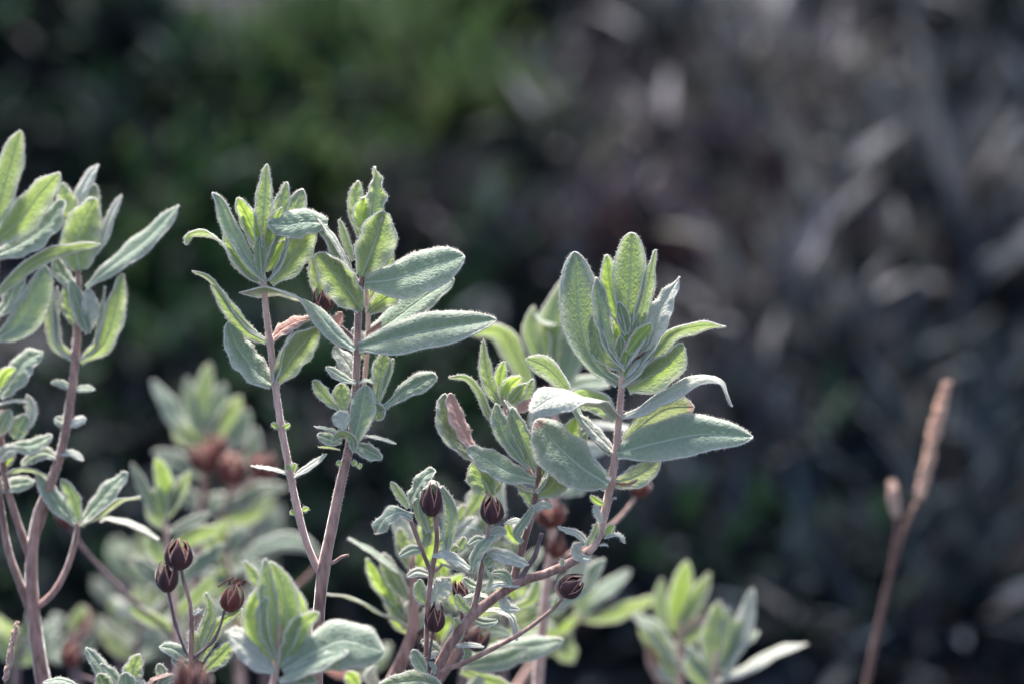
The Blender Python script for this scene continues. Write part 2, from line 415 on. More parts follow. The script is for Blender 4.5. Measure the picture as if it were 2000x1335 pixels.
def capsule(plant, d, x, y, w, h, ang=0, z=0, k='dark', detail=True, openf=.5, label=None, tip=0.0):
    """dried seed capsule: five pointed husk valves round a core. ang = lean in degrees, clockwise"""
    px = KPX * (D0 + d) / D0
    cen = P(x, y, d, z)
    ax = vcam((math.sin(R(ang)), math.cos(R(ang)), .12)).normalized()
    e1 = ax.orthogonal().normalized(); e2 = ax.cross(e1)
    H = h * px; Wd = w * px / 2
    base = cen - ax * H / 2
    rs = random.Random(int(x * 3 + y))
    def rad(t):       # ovoid profile
        return Wd * (math.sin(math.pi * min(1, (t * .93 + .05)) ** .80) ** .75)
    b = Buf()
    pts = [base + ax * (H * .86 * i / 10) for i in range(11)]
    b.tube(pts, [max(rad(i / 10) * (.9 - .035 * i) * (1 if i < 9 else .5), px) for i in range(11)], 12)
    o = link_mesh('seed_capsule', b.mesh('capsule', base, uv=False), [M_CAPI], plant)
    o.location = base - plant.location
    if label: o['label'] = label
    a0 = rs.uniform(0, 6.28)
    mat = M_CAP if k == 'dark' else M_CAPR
    if not detail:
        b = Buf()
    for v in range(5):
        if detail: b = Buf()
        ac = a0 + v * 2 * math.pi / 5
        hl = 1 + rs.uniform(-.15, .12); sp = openf * rs.uniform(.6, 1.3)
        st = len(b.v); nr, nc = 10, 6
        for i in range(nr + 1):
            t = i / nr
            span = (math.pi / 5) * 1.05 * (1 - max(0, (t - .30) / .70) ** 1.2)
            if i == nr: span = .03
            for j in range(nc + 1):
                u = j / nc * 2 - 1
                a = ac + u * span
                rr = rad(t * .93) * (1.0 + .07 * (1 - u * u) + .022 * math.cos(u * 11)) + Wd * sp * .62 * max(0, t - .45)
                rr -= Wd * .06 * abs(u) ** 3
                if t > .8: rr -= Wd * .2 * tip * (t - .8) / .2
                b.v.append(base + ax * (H * t * hl) + (e1 * math.cos(a) + e2 * math.sin(a)) * rr)
        for i in range(nr):
            for j in range(nc):
                q = st + i * (nc + 1) + j
                b.face((q, q + 1, q + nc + 2, q + nc + 1), 0)
        path = [b.v[st + i * (nc + 1)] for i in range(3, nr + 1)] + [b.v[st + i * (nc + 1) + nc] for i in range(nr, 2, -1)]
        b.tube(path, 1.0 * px, 5, 1, cap=False)
        if detail:
            q = link_mesh('husk', b.mesh('husk', base, uv=False), [mat, M_CAPRIM], o)
    if not detail:
        link_mesh('husk', b.mesh('husk', base, uv=False), [mat, M_CAPRIM], o)
    return o

def plant_at(name, label, x, d, cat='shrub', group='grey-leaved shrub stems', ybase=1335):
    p = P(x, ybase, d)
    loc = Vector((p.x, p.y, hill(p.x, p.y)))
    return thing(name, label, cat, loc, group)

# ------------------------------------------------------------------ ground
def ground():
    bm = bmesh.new()
    xs = [-60, -40, -25, -15, -9, -6, -4, -3, -2.2] + [-1.8 + .03 * i for i in range(121)] + [2.2, 3, 4, 6, 9, 15, 25, 40, 60]
    ys = [-40, -20, -10, -5, -3, -1.5, -.6, 0, .4] + [.7 + .03 * i for i in range(120)] + [4.4, 4.8, 5.3, 6, 7, 8, 9, 10.5, 12, 14, 17, 21, 26, 34, 45, 60, 80]
    grid = []
    for y in ys:
        row = []
        for x in xs:
            z = hill(x, y) + .008 * noise.noise(Vector((x * 22, y * 22, 1))) + .014 * noise.noise(Vector((x * 9, y * 9, 2)))
            row.append(bm.verts.new((x, y, z)))
        grid.append(row)
    for i in range(len(ys) - 1):
        for j in range(len(xs) - 1):
            bm.faces.new((grid[i][j], grid[i][j + 1], grid[i + 1][j + 1], grid[i + 1][j]))
    me = bpy.data.meshes.new('ground'); bm.to_mesh(me); bm.free()
    me.polygons.foreach_set('use_smooth', [True] * len(me.polygons))
    m, ns, ls = new_mat('dark_leaf_mould')
    out = ns.new('ShaderNodeOutputMaterial'); tc = ns.new('ShaderNodeTexCoord')
    n1 = nd(ns, 'ShaderNodeTexNoise'); n1.inputs['Scale'].default_value = 6; n1.inputs['Detail'].default_value = 8
    n2 = nd(ns, 'ShaderNodeTexNoise'); n2.inputs['Scale'].default_value = 70; n2.inputs['Detail'].default_value = 6
    ls.new(tc.outputs['Object'], n1.inputs['Vector']); ls.new(tc.outputs['Object'], n2.inputs['Vector'])
    cr = ns.new('ShaderNodeValToRGB'); e = cr.color_ramp.elements
    e[0].position = .3; e[0].color = (.006, .006, .008, 1); e[1].position = .72; e[1].color = (.024, .022, .027, 1)
    ls.new(mixc(ns, ls, .5, n1.outputs[1], n2.outputs[1]), cr.inputs[0])
    pb = ns.new('ShaderNodeBsdfPrincipled'); pb.inputs['Roughness'].default_value = .9
    ls.new(cr.outputs[0], pb.inputs['Base Color'])
    bp = ns.new('ShaderNodeBump'); bp.inputs['Distance'].default_value = .02; ls.new(n2.outputs[0], bp.inputs['Height']); ls.new(bp.outputs[0], pb.inputs['Normal'])
    ls.new(pb.outputs[0], out.inputs[0])
    o = link_mesh('ground', me, [m]); o['kind'] = 'structure'
    return o
ground()

# ------------------------------------------------------------------ background growth on the bank
def simple_leaf_mat(name, c, tr, tw=.3, rough=.7, spec=.2):
    m, ns, ls = new_mat(name)
    out = ns.new('ShaderNodeOutputMaterial'); geo = ns.new('ShaderNodeNewGeometry')
    hsv = ns.new('ShaderNodeHueSaturation'); hsv.inputs['Color'].default_value = (*c, 1)
    ls.new(math_n(ns, ls, 'MULTIPLY_ADD', geo.outputs['Random Per Island'], 1.0, .5), hsv.inputs['Value'])
    pb = ns.new('ShaderNodeBsdfPrincipled'); pb.inputs['Roughness'].default_value = rough
    pb.inputs['Specular IOR Level'].default_value = spec
    ls.new(hsv.outputs[0], pb.inputs['Base Color'])
    t = ns.new('ShaderNodeBsdfTranslucent'); t.inputs[0].default_value = (*tr, 1)
    mx = ns.new('ShaderNodeMixShader'); mx.inputs[0].default_value = tw
    ls.new(pb.outputs[0], mx.inputs[1]); ls.new(t.outputs[0], mx.inputs[2]); ls.new(mx.outputs[0], out.inputs[0])
    return m
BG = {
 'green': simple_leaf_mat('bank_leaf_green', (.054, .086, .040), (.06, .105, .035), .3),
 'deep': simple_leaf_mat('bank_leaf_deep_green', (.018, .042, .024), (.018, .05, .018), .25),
 'dusk': simple_leaf_mat('bank_leaf_blackish', (.018, .024, .030), (.012, .020, .018), .2),  # blackish leaf with the bank's bluish shadow tint put into its colour
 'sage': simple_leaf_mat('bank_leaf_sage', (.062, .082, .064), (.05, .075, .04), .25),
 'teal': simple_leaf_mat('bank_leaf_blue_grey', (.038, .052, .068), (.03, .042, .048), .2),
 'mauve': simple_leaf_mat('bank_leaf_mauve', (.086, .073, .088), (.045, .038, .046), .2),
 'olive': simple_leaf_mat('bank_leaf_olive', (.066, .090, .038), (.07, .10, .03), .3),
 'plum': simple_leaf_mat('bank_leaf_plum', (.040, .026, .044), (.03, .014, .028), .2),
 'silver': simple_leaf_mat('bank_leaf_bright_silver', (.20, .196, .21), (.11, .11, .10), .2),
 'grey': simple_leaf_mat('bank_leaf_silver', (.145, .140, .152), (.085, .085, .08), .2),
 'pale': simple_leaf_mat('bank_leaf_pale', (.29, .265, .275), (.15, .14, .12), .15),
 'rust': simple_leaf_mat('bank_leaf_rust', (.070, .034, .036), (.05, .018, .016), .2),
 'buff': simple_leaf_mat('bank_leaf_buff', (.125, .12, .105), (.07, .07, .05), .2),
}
def quick_leaf(b, p, dirv, nrm, ln, wd, m=0, bend=.15):
    """small six-faced pointed leaf, gently arched"""
    T = dirv.normalized(); n = (nrm - T * nrm.dot(T))
    if n.length < 1e-4: n = T.orthogonal()
    n.normalize(); W = T.cross(n)
    st = len(b.v)
    prof = [.18, .8, 1.0, .72]
    for i, q in enumerate(prof):
        t = i / 4
        c = p + T * (ln * t) - n * (bend * ln * t * t)
        b.v.append(c - W * wd * .5 * q + n * wd * .12); b.v.append(c + W * wd * .5 * q + n * wd * .12)
    b.v.append(p + T * ln - n * bend * ln)
    for i in range(3):
        b.face((st + 2 * i, st + 2 * i + 1, st + 2 * i + 3, st + 2 * i + 2), m)
    b.face((st + 6, st + 7, st + 8), m)

def bank_shrub(label, x, y, rad, mats, n, ln=.045, wd=.014, up=.25, seed=0, sink=.3, group=None, name='bank_shrub', cat='shrub', flat=.8):
    """low shrub growing on the bank; leaves on twigs round a rough dome. rad in metres"""
    r = random.Random(seed)
    p, d = ground_hit(x, y)
    base = Vector((p.x, p.y, hill(p.x, p.y)))
    t = thing(name, label, cat, base, group)
    tw = Buf(); fo = Buf()
    ntw = max(8, n // 14)
    tips = []
    for i in range(ntw):
        az = r.uniform(0, 6.283); el = r.uniform(.15, 1.5)
        v = Vector((math.cos(az) * math.cos(el), math.sin(az) * math.cos(el), math.sin(el) * flat + .15))
        L_ = rad * r.uniform(.65, 1.1)
        mid = base + v * L_ * .5 + Vector((r.uniform(-1, 1), r.uniform(-1, 1), r.uniform(-.3, .6))) * rad * .14
        end = base + v * L_
        cl, _ = crom([base, mid, end], 6)
        tw.tube(cl, [.0022 * (1 - .75 * k / 6) for k in range(7)], 5, cap=False)
        tips.append(cl)
    for i in range(n):
        cl = r.choice(tips); k = r.uniform(1.6, 6) ; j = min(5, int(k)); f = k - j
        q = cl[j].lerp(cl[j + 1], min(1, f))
        T = (cl[j + 1] - cl[j]).normalized()
        dv = Vector((r.uniform(-1, 1), r.uniform(-1, 1), r.uniform(-.6, 1))).normalized() * .9 + T * .7 + Vector((0, 0, up))
        nn = Vector((r.uniform(-.8, .8), r.uniform(-.8, .8), 1))
        s = r.uniform(.6, 1.15)
        mi = 0
        rr = r.random(); acc = 0
        for a, (mk, wt) in enumerate(mats):
            acc += wt
            if rr < acc: mi = a; break
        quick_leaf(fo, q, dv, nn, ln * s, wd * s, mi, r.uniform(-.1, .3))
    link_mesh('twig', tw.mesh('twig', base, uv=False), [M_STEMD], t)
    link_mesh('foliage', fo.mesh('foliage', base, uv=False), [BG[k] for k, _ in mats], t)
    return t

exec_bank = [
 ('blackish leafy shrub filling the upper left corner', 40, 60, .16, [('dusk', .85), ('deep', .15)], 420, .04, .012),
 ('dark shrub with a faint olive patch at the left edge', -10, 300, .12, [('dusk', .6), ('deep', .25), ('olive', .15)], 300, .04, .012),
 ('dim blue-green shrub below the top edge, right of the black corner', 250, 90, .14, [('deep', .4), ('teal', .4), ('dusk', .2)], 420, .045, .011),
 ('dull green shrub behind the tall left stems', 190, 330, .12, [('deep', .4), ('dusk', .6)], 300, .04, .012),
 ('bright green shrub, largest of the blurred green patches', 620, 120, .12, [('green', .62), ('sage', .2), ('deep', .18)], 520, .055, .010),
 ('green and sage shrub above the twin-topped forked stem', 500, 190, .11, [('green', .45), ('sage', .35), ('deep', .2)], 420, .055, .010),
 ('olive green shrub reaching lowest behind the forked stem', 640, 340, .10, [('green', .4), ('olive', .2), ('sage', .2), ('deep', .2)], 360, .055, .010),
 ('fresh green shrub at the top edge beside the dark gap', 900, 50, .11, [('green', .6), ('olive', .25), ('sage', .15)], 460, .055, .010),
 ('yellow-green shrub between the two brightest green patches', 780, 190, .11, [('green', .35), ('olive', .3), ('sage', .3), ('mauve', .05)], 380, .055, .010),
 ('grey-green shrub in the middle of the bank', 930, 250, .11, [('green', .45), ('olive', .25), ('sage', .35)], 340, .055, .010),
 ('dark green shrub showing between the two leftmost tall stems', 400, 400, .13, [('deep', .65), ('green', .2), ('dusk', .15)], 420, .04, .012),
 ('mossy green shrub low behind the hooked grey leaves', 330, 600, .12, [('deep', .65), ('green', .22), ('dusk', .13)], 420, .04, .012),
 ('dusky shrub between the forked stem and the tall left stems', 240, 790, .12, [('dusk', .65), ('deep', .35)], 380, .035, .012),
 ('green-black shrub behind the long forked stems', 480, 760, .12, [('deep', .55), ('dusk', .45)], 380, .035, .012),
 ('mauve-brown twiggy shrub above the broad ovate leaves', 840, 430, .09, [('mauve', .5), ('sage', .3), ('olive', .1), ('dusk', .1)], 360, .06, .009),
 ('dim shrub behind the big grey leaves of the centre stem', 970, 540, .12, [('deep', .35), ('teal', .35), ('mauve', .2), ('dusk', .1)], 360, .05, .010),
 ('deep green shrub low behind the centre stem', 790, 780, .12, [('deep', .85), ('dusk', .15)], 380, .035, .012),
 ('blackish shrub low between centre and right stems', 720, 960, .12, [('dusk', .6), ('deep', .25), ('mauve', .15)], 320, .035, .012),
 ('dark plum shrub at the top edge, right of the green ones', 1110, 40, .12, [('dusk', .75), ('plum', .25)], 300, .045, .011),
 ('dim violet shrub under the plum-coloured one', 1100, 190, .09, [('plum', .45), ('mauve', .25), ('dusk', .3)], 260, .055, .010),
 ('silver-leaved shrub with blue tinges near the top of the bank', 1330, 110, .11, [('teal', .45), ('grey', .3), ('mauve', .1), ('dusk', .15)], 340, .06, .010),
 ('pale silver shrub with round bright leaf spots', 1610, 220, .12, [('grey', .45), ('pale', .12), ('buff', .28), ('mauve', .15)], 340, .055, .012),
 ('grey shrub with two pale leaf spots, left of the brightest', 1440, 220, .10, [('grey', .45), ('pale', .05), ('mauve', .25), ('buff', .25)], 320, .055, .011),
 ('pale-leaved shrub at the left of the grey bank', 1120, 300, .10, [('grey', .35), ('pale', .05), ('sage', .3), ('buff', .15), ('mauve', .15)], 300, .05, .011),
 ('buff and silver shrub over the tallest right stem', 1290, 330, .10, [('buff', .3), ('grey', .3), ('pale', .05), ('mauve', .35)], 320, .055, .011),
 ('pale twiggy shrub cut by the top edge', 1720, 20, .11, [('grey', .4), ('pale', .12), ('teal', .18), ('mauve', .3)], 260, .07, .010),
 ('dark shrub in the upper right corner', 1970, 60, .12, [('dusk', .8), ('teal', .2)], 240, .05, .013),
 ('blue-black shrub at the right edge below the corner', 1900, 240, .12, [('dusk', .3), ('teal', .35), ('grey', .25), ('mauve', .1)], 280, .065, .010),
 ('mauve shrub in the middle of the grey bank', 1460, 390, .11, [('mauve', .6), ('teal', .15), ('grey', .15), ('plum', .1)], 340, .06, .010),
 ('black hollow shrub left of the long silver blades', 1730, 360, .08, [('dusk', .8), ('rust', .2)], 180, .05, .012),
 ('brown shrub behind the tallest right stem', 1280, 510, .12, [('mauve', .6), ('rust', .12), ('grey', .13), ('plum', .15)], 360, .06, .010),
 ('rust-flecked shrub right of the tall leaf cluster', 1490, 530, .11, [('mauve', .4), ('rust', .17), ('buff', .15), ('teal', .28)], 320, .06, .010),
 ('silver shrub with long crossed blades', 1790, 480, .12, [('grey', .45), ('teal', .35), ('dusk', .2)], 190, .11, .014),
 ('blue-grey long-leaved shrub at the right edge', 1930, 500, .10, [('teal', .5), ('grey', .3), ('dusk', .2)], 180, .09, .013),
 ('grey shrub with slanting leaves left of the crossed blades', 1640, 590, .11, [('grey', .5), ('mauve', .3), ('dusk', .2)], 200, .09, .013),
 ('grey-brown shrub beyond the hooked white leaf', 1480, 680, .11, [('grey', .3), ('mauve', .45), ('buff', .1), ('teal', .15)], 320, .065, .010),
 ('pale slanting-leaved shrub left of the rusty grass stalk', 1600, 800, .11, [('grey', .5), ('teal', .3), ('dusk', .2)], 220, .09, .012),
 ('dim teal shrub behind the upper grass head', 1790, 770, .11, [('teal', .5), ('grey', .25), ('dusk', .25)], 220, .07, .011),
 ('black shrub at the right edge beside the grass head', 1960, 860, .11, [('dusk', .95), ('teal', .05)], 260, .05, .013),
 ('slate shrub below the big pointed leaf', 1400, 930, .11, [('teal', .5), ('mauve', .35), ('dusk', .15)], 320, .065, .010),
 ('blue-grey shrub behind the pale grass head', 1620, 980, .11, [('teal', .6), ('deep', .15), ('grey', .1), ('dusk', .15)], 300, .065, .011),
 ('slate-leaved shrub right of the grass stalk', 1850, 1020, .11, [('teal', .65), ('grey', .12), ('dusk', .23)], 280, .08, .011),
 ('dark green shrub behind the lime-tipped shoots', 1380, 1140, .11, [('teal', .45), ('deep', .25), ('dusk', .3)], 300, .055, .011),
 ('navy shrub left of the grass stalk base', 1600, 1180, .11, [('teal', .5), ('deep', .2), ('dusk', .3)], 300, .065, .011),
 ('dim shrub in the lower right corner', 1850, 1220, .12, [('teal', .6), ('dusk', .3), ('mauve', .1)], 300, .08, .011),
 ('black undergrowth shrub added for shade behind the leftmost small leaf pairs', 60, 980, .10, [('dusk', .8), ('deep', .2)], 420, .04, .011),  # dark shrubs down to the capsule tangle, added to shade the bright ground
 ('dark shrub added for shade behind the small leaves at the bottom left', 120, 1180, .09, [('dusk', .7), ('deep', .3)], 420, .04, .011),
 ('dusky blue shrub added for shade behind the open seed capsules', 330, 1080, .09, [('dusk', .5), ('teal', .4), ('deep', .1)], 380, .04, .011),
 ('dusky shrub added for shade low between capsules and pale green shoot', 440, 1230, .08, [('dusk', .7), ('deep', .3)], 380, .04, .011),
 ('black-green shrub added for shade low behind the forked stem base', 660, 1150, .09, [('dusk', .7), ('deep', .3)], 420, .04, .011),
 ('blackish shrub added for shade deep behind the capsule tangle', 880, 1150, .09, [('dusk', .8), ('teal', .2)], 420, .04, .011),
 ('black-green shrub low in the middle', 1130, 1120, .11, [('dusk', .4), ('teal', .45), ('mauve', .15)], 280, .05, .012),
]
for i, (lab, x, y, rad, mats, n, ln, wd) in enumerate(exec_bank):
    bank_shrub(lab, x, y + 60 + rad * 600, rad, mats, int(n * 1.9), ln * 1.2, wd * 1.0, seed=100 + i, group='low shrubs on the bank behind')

silvery = [
 ('starry silver shoot of long crossed blades, brightest on the right of the bank', 1790, 500, .11, .085, 34),
 ('silver shoot with a long blade slanting down left, beside the starry one', 1650, 590, .10, .08, 26),
 ('narrow silver shoot hugging the right edge', 1940, 470, .09, .08, 24),
 ('grey shoot with drooping blades above the pale grass head', 1660, 720, .10, .075, 28),
 ('pale slanting-bladed shoot right of the big pointed leaf', 1560, 800, .10, .08, 28),
 ('grey shoot just behind the hooked white leaf', 1490, 650, .09, .065, 26),
 ('dim silver shoot right of the seed head', 1900, 720, .09, .075, 18),
 ('small grey shoot near the upper right corner', 1880, 210, .09, .06, 26),
 ('silver shoot cut by the top edge at the upper right', 1700, 60, .10, .06, 30),
 ('silver-leaved shoot with the brightest leaf spots', 1640, 240, .09, .05, 34),
 ('silver shoot left of the brightest leaf spots', 1450, 200, .09, .05, 30),
 ('blue-silver shoot near the top, left of the others', 1300, 120, .10, .055, 30),
 ('silver shoot at the left border of the grey bank', 1100, 290, .08, .045, 22),
 ('silver shoot above the tallest right leaf cluster', 1290, 330, .08, .05, 24),
 ('dim slate shoot left of the grass stalk', 1580, 980, .10, .075, 20),
 ('dim slate shoot right of the grass stalk', 1870, 1060, .10, .08, 20),
 ('dim slate shoot low in the right corner', 1720, 1230, .10, .075, 16),
]
for i, (lab, x, y, rad, ln, n) in enumerate(silvery):
    mm = [('silver', .55), ('grey', .45)] if not lab.startswith('dim') else [('grey', .45), ('teal', .55)]
    bank_shrub(lab, x, y + 150, rad * 1.15, mm, n, ln, ln * .19, seed=300 + i, group='silver-leaved shoots on the bank', flat=1.5)

def undergrowth():
    b = Buf(); r = random.Random(77)
    for c in range(90):
        sx = r.choice((-1, 1)); x = sx * r.uniform(.72, 2.2); y = r.uniform(1.7, 3.9)
        base = Vector((x, y, hill(x, y))); rad = r.uniform(.09, .16)
        pool = r.choice(((0, 1), (1, 4), (2, 3), (2, 4), (3, 4))) if sx > 0 else r.choice(((0, 1), (0, 5), (1, 4), (1, 5)))
        for i in range(170):
            v = Vector((r.gauss(0, 1), r.gauss(0, 1), abs(r.gauss(0, .9)))).normalized() * rad * r.uniform(.3, 1.1)
            quick_leaf(b, base + v, v.normalized() + Vector((r.uniform(-1, 1), r.uniform(-1, 1), r.uniform(-.5, 1))), Vector((r.uniform(-.8, .8), r.uniform(-.8, .8), 1)), r.uniform(.035, .065), r.uniform(.010, .014), r.choice(pool), r.uniform(-.1, .3))
    o = link_mesh('undergrowth', b.mesh('undergrowth', uv=False), [BG[k] for k in ('deep', 'dusk', 'mauve', 'grey', 'teal', 'green')])
    o['kind'] = 'stuff'; o['label'] = 'mixed low undergrowth covering the sides of the bank'; o['category'] = 'undergrowth'
undergrowth()

def litter():
    b = Buf(); r = random.Random(5)
    for i in range(8000):
        x = r.uniform(-1.6, 1.6); y = r.uniform(1.3, 3.9)
        z = hill(x, y) + .012
        a = r.uniform(0, 6.28)
        quick_leaf(b, Vector((x, y, z + r.uniform(0, .015))), Vector((math.cos(a), math.sin(a), r.uniform(-.2, .5))), Vector((r.uniform(-.6, .6), r.uniform(-.6, .6), 1)), r.uniform(.02, .05), r.uniform(.006, .016), r.choice((0, 0, 0, 1, 2, 2) if y < 1.8 else (0, 0, 1, 2, 2, 3)), r.uniform(-.2, .3))
    o = link_mesh('leaf_litter', b.mesh('leaf_litter', uv=False), [BG['dusk'], BG['mauve'], BG['teal'], BG['grey']])
    o['kind'] = 'stuff'; o['label'] = 'dead leaves strewn over the dark bank'; o['category'] = 'leaf litter'
litter()

# ================================================================== PLANT A: forked centre stem
A = plant_at('rockrose_shrub', 'tall forked mauve stem in the centre with two large leafy tops side by side', 622, 0)
def a(*p, **k): return leaf(A, 0.0, *p, **k)
stem(A, 0, [(618, 1340, 31), (622, 1210, 29), (632, 1110, 28), (648, 1030, 27), (666, 940, 24), (683, 870, 21), (692, 800, 18), (697, 700, 17), (700, 605, 16), (708, 540, 14, 6), (722, 470, 11, 12), (728, 420, 7, 14)],
     M_STEM, to_ground=True, nodes=[(625, 1115), (655, 985), (697, 680), (697, 748), (686, 868), (702, 603)])
stem(A, 0, [(626, 1118, 17), (612, 1092, 17), (596, 1050, 17), (580, 990, 18), (564, 910, 17), (549, 830, 17), (538, 755, 16), (527, 668, 16), (519, 600, 15), (514, 540, 13), (511, 490, 10), (510, 455, 6)],
     M_STEMP, 'branch', nodes=[(532, 752), (525, 665), (548, 832), (566, 925), (577, 1000)])
stem(A, 0, [(690, 860, 13, 25), (706, 790, 12, 60), (716, 700, 12, 75), (719, 610, 12, 75), (712, 520, 8, 60)], M_STEMP, 'branch')
stem(A, 0, [(634, 1104, 9), (655, 1095, 8), (668, 1086, 7), (681, 1083, 6)], M_STEM, 'side_twig')
# left top
a([(515, 556), (480, 530), (440, 480), (405, 455), (372, 458), (363, 478)], 36, (.3, .75, .55), (0, .7, -.5), pk=.55, fold=10)
a([(520, 552), (500, 530), (470, 480), (445, 435), (430, 395), (415, 377)], 34, (.75, .2, .5), (-.2, .5, .8), pk=.5, fold=24, dz=-6)
a([(508, 548), (478, 525), (452, 480), (440, 432)], 34, 'dr', k='g', dz=6)
a([(510, 488), (498, 460), (480, 420), (463, 387)], 42, 'dr', k='y', pk=.55, dz=-2)
a([(509, 486), (514, 430), (518, 380), (521, 321)], 37, 'dl', k='g', pk=.45, fold=20)
a([(512, 500), (500, 470), (488, 430), (482, 400)], 36, 'dl', k='g', dz=14)
a([(515, 500), (533, 450), (548, 405), (560, 356)], 36, 'dr', k='g', pk=.55, dz=14)
a([(520, 505), (552, 450), (575, 410), (591, 370)], 46, 'ur', k='m', pk=.6, dz=28)
a([(517, 495), (532, 450), (551, 405)], 22, 'd', k='y', dz=0)
a([(512, 540), (508, 500), (506, 462)], 26, 'd', k='g', dz=-8, rim=.8)
a([(516, 530), (532, 490), (548, 445)], 20, (.9, .2, .3), k='g', dz=-5)
a([(527, 552), (560, 520), (590, 470), (612, 435)], 62, 'dl', k='g', pk=.55, fold=14, dz=6)
a([(524, 548), (545, 520), (556, 490), (560, 462)], 22, (-.75, .3, .4), k='w', dz=-4)
a([(519, 530), (540, 500), (555, 470)], 26, 'd', k='y', dz=10)
# node 525,665
a([(524, 668), (485, 640), (450, 600), (425, 562), (400, 540), (376, 529)], 30, (.55, .7, .35), (0, .8, -.5), pk=.5, fold=20, dz=-6)
a([(520, 667), (480, 645), (445, 600), (415, 555)], 36, (.4, .3, -.8), k='g', dz=6)
a([(533, 752), (500, 725), (465, 680), (445, 630)], 66, 'ur', pk=.42, fold=22, dz=6, n1=(.3, .5, .8))
a([(530, 664), (550, 645), (575, 630), (605, 622)], 42, (-.2, .7, .5), k='p', dz=12, wav=.05)
a([(536, 752), (560, 715), (585, 680), (622, 640)], 66, 'dl', k='g', pk=.55, blunt=.6, fold=16, dz=-4)
a([(534, 752), (545, 720), (553, 680), (572, 645)], 22, (-.85, .3, .3), k='w', dz=-7)
a([(694, 682), (655, 652), (620, 610), (580, 580), (530, 568), (468, 572)], 52, (-.15, .65, .75), (0, .75, -.6), k='t', pk=.5, fold=10, dz=-10)
# centre top
a([(700, 680), (760, 665), (840, 645), (969, 624)], 86, (-.1, .55, .83), (-.05, .5, .87), pk=.48, fold=26, blunt=.68, dz=-10, wav=.03)
a([(715, 660), (770, 625), (830, 580), (886, 545)], 76, 'ul', pk=.5, dz=150, N=14)
a([(712, 552), (770, 545), (840, 520), (906, 500)], 92, (-.1, .42, .9), pk=.55, blunt=.55, fold=16, dz=-4, wav=.04)
a([(708, 604), (680, 570), (650, 530), (617, 496)], 80, 'dr', k='g', pk=.46, blunt=.6, fold=8, dz=-14)
a([(706, 540), (722, 500), (738, 455), (748, 413)], 84, 'dl', k='g', pk=.52, blunt=.55, fold=8, dz=-6)
a([(722, 460), (728, 420), (735, 370), (733, 326)], 46, 'dr', k='g', pk=.4, blunt=.9, fold=18, wav=.12, dz=8)
a([(712, 480), (700, 430), (694, 390), (700, 354)], 34, 'd', k='g', pk=.55, dz=22)
a([(716, 455), (706, 420), (712, 386)], 38, 'dl', k='y', pk=.55, blunt=.6, dz=4)
a([(690, 510), (676, 470), (663, 429)], 17, 'd', k='m', dz=14)
a([(700, 560), (672, 510), (648, 470), (628, 445), (610, 434)], 40, (.75, .35, .5), (.4, .7, .5), pk=.4, dz=-2, fold=6)
a([(640, 438), (600, 434), (560, 440), (523, 438)], 62, (0, .45, .88), pk=.5, blunt=.55, fold=12, dz=-8)
a([(695, 545), (680, 520), (655, 470), (622, 428)], 26, (.8, .3, .3), k='w', dz=-12)
a([(735, 560), (755, 520), (766, 482)], 24, 'd', k='g', dz=22)
a([(718, 612), (745, 590), (770, 570), (792, 548)], 46, 'dl', k='g', dz=70)
a([(722, 608), (728, 580), (745, 545)], 40, 'd', k='g', dz=85)
a([(640, 600), (622, 560), (608, 500)], 30, 'dr', k='g', dz=60)
capsule(A, 0, 632, 584, 42, 52, -8, z=60, k='dark')
stem(A, 0, [(716, 690, 8, 74), (680, 650, 7, 70), (652, 628, 7, 64), (640, 610, 7, 60)], M_STEMD, 'capsule_stalk')
a([(655, 645), (660, 625), (668, 610)], 20, 'uf', k='p', dz=50)
a([(716, 650), (735, 640), (745, 628)], 12, 'd', k='p', dz=60)
a([(693, 735), (675, 705), (652, 678)], 44, (.2, .8, .6), k='w', dz=36)
a([(712, 700), (705, 680), (690, 640)], 30, 'u', k='m', dz=90)
# small leaves half way up
a([(696, 748), (672, 738), (637, 716)], 27, (.2, .75, .6), pk=.6, dz=-14)
a([(700, 748), (715, 742), (735, 747)], 15, 't', dz=-12)
a([(668, 806), (645, 785), (628, 765), (612, 742)], 30, 'dr', k='g', pk=.68, dz=-8)
a([(674, 806), (668, 780), (666, 748)], 36, 'd', k='g', pk=.6, dz=-2)
a([(688, 872), (700, 830), (708, 790), (715, 752)], 50, (-.15, .2, .95), k='m', pk=.6, blunt=.6, dz=-14)
a([(672, 838), (668, 822), (664, 802)], 34, 'uf', k='w', pk=.6, blunt=.5, dz=-22)
a([(735, 800), (740, 760), (750, 690)], 36, 'd', k='m', pk=.72, dz=-4)
a([(738, 798), (752, 750), (768, 700)], 24, (.8, .2, .4), k='g', pk=.7, dz=2)
a([(740, 802), (765, 785), (800, 758), (852, 733)], 40, (-.1, .35, .95), k='m', pk=.72, blunt=.58, dz=-4)
a([(722, 792), (735, 803), (746, 818)], 32, 'df', k='g', blunt=.5, dz=-8)
a([(704, 812, 10), (716, 806), (730, 800)], 10, 't', k='m', dz=6)
a([(674, 848), (645, 838), (614, 832)], 15, (0, .95, .3), k='m', dz=-8)
a([(668, 862), (645, 858), (620, 848)], 26, 'u', k='m', dz=-4)
a([(664, 878), (645, 872), (622, 872)], 14, 'td', k='y', dz=-2)
a([(692, 884), (688, 858), (668, 846), (648, 862)], 22, 'td', 'd', k='g', dz=-18)
a([(700, 850), (738, 854), (774, 866)], 14, (0, .95, .35), k='w', dz=4)
a([(692, 868), (715, 878), (746, 894)], 32, 'u', k='m', blunt=.6, dz=-2)
a([(568, 928), (535, 915), (490, 909)], 18, (0, .93, .3), k='w', dz=-4)
a([(570, 932), (600, 912), (638, 886)], 22, (0, .85, .45), k='w', dz=-4)
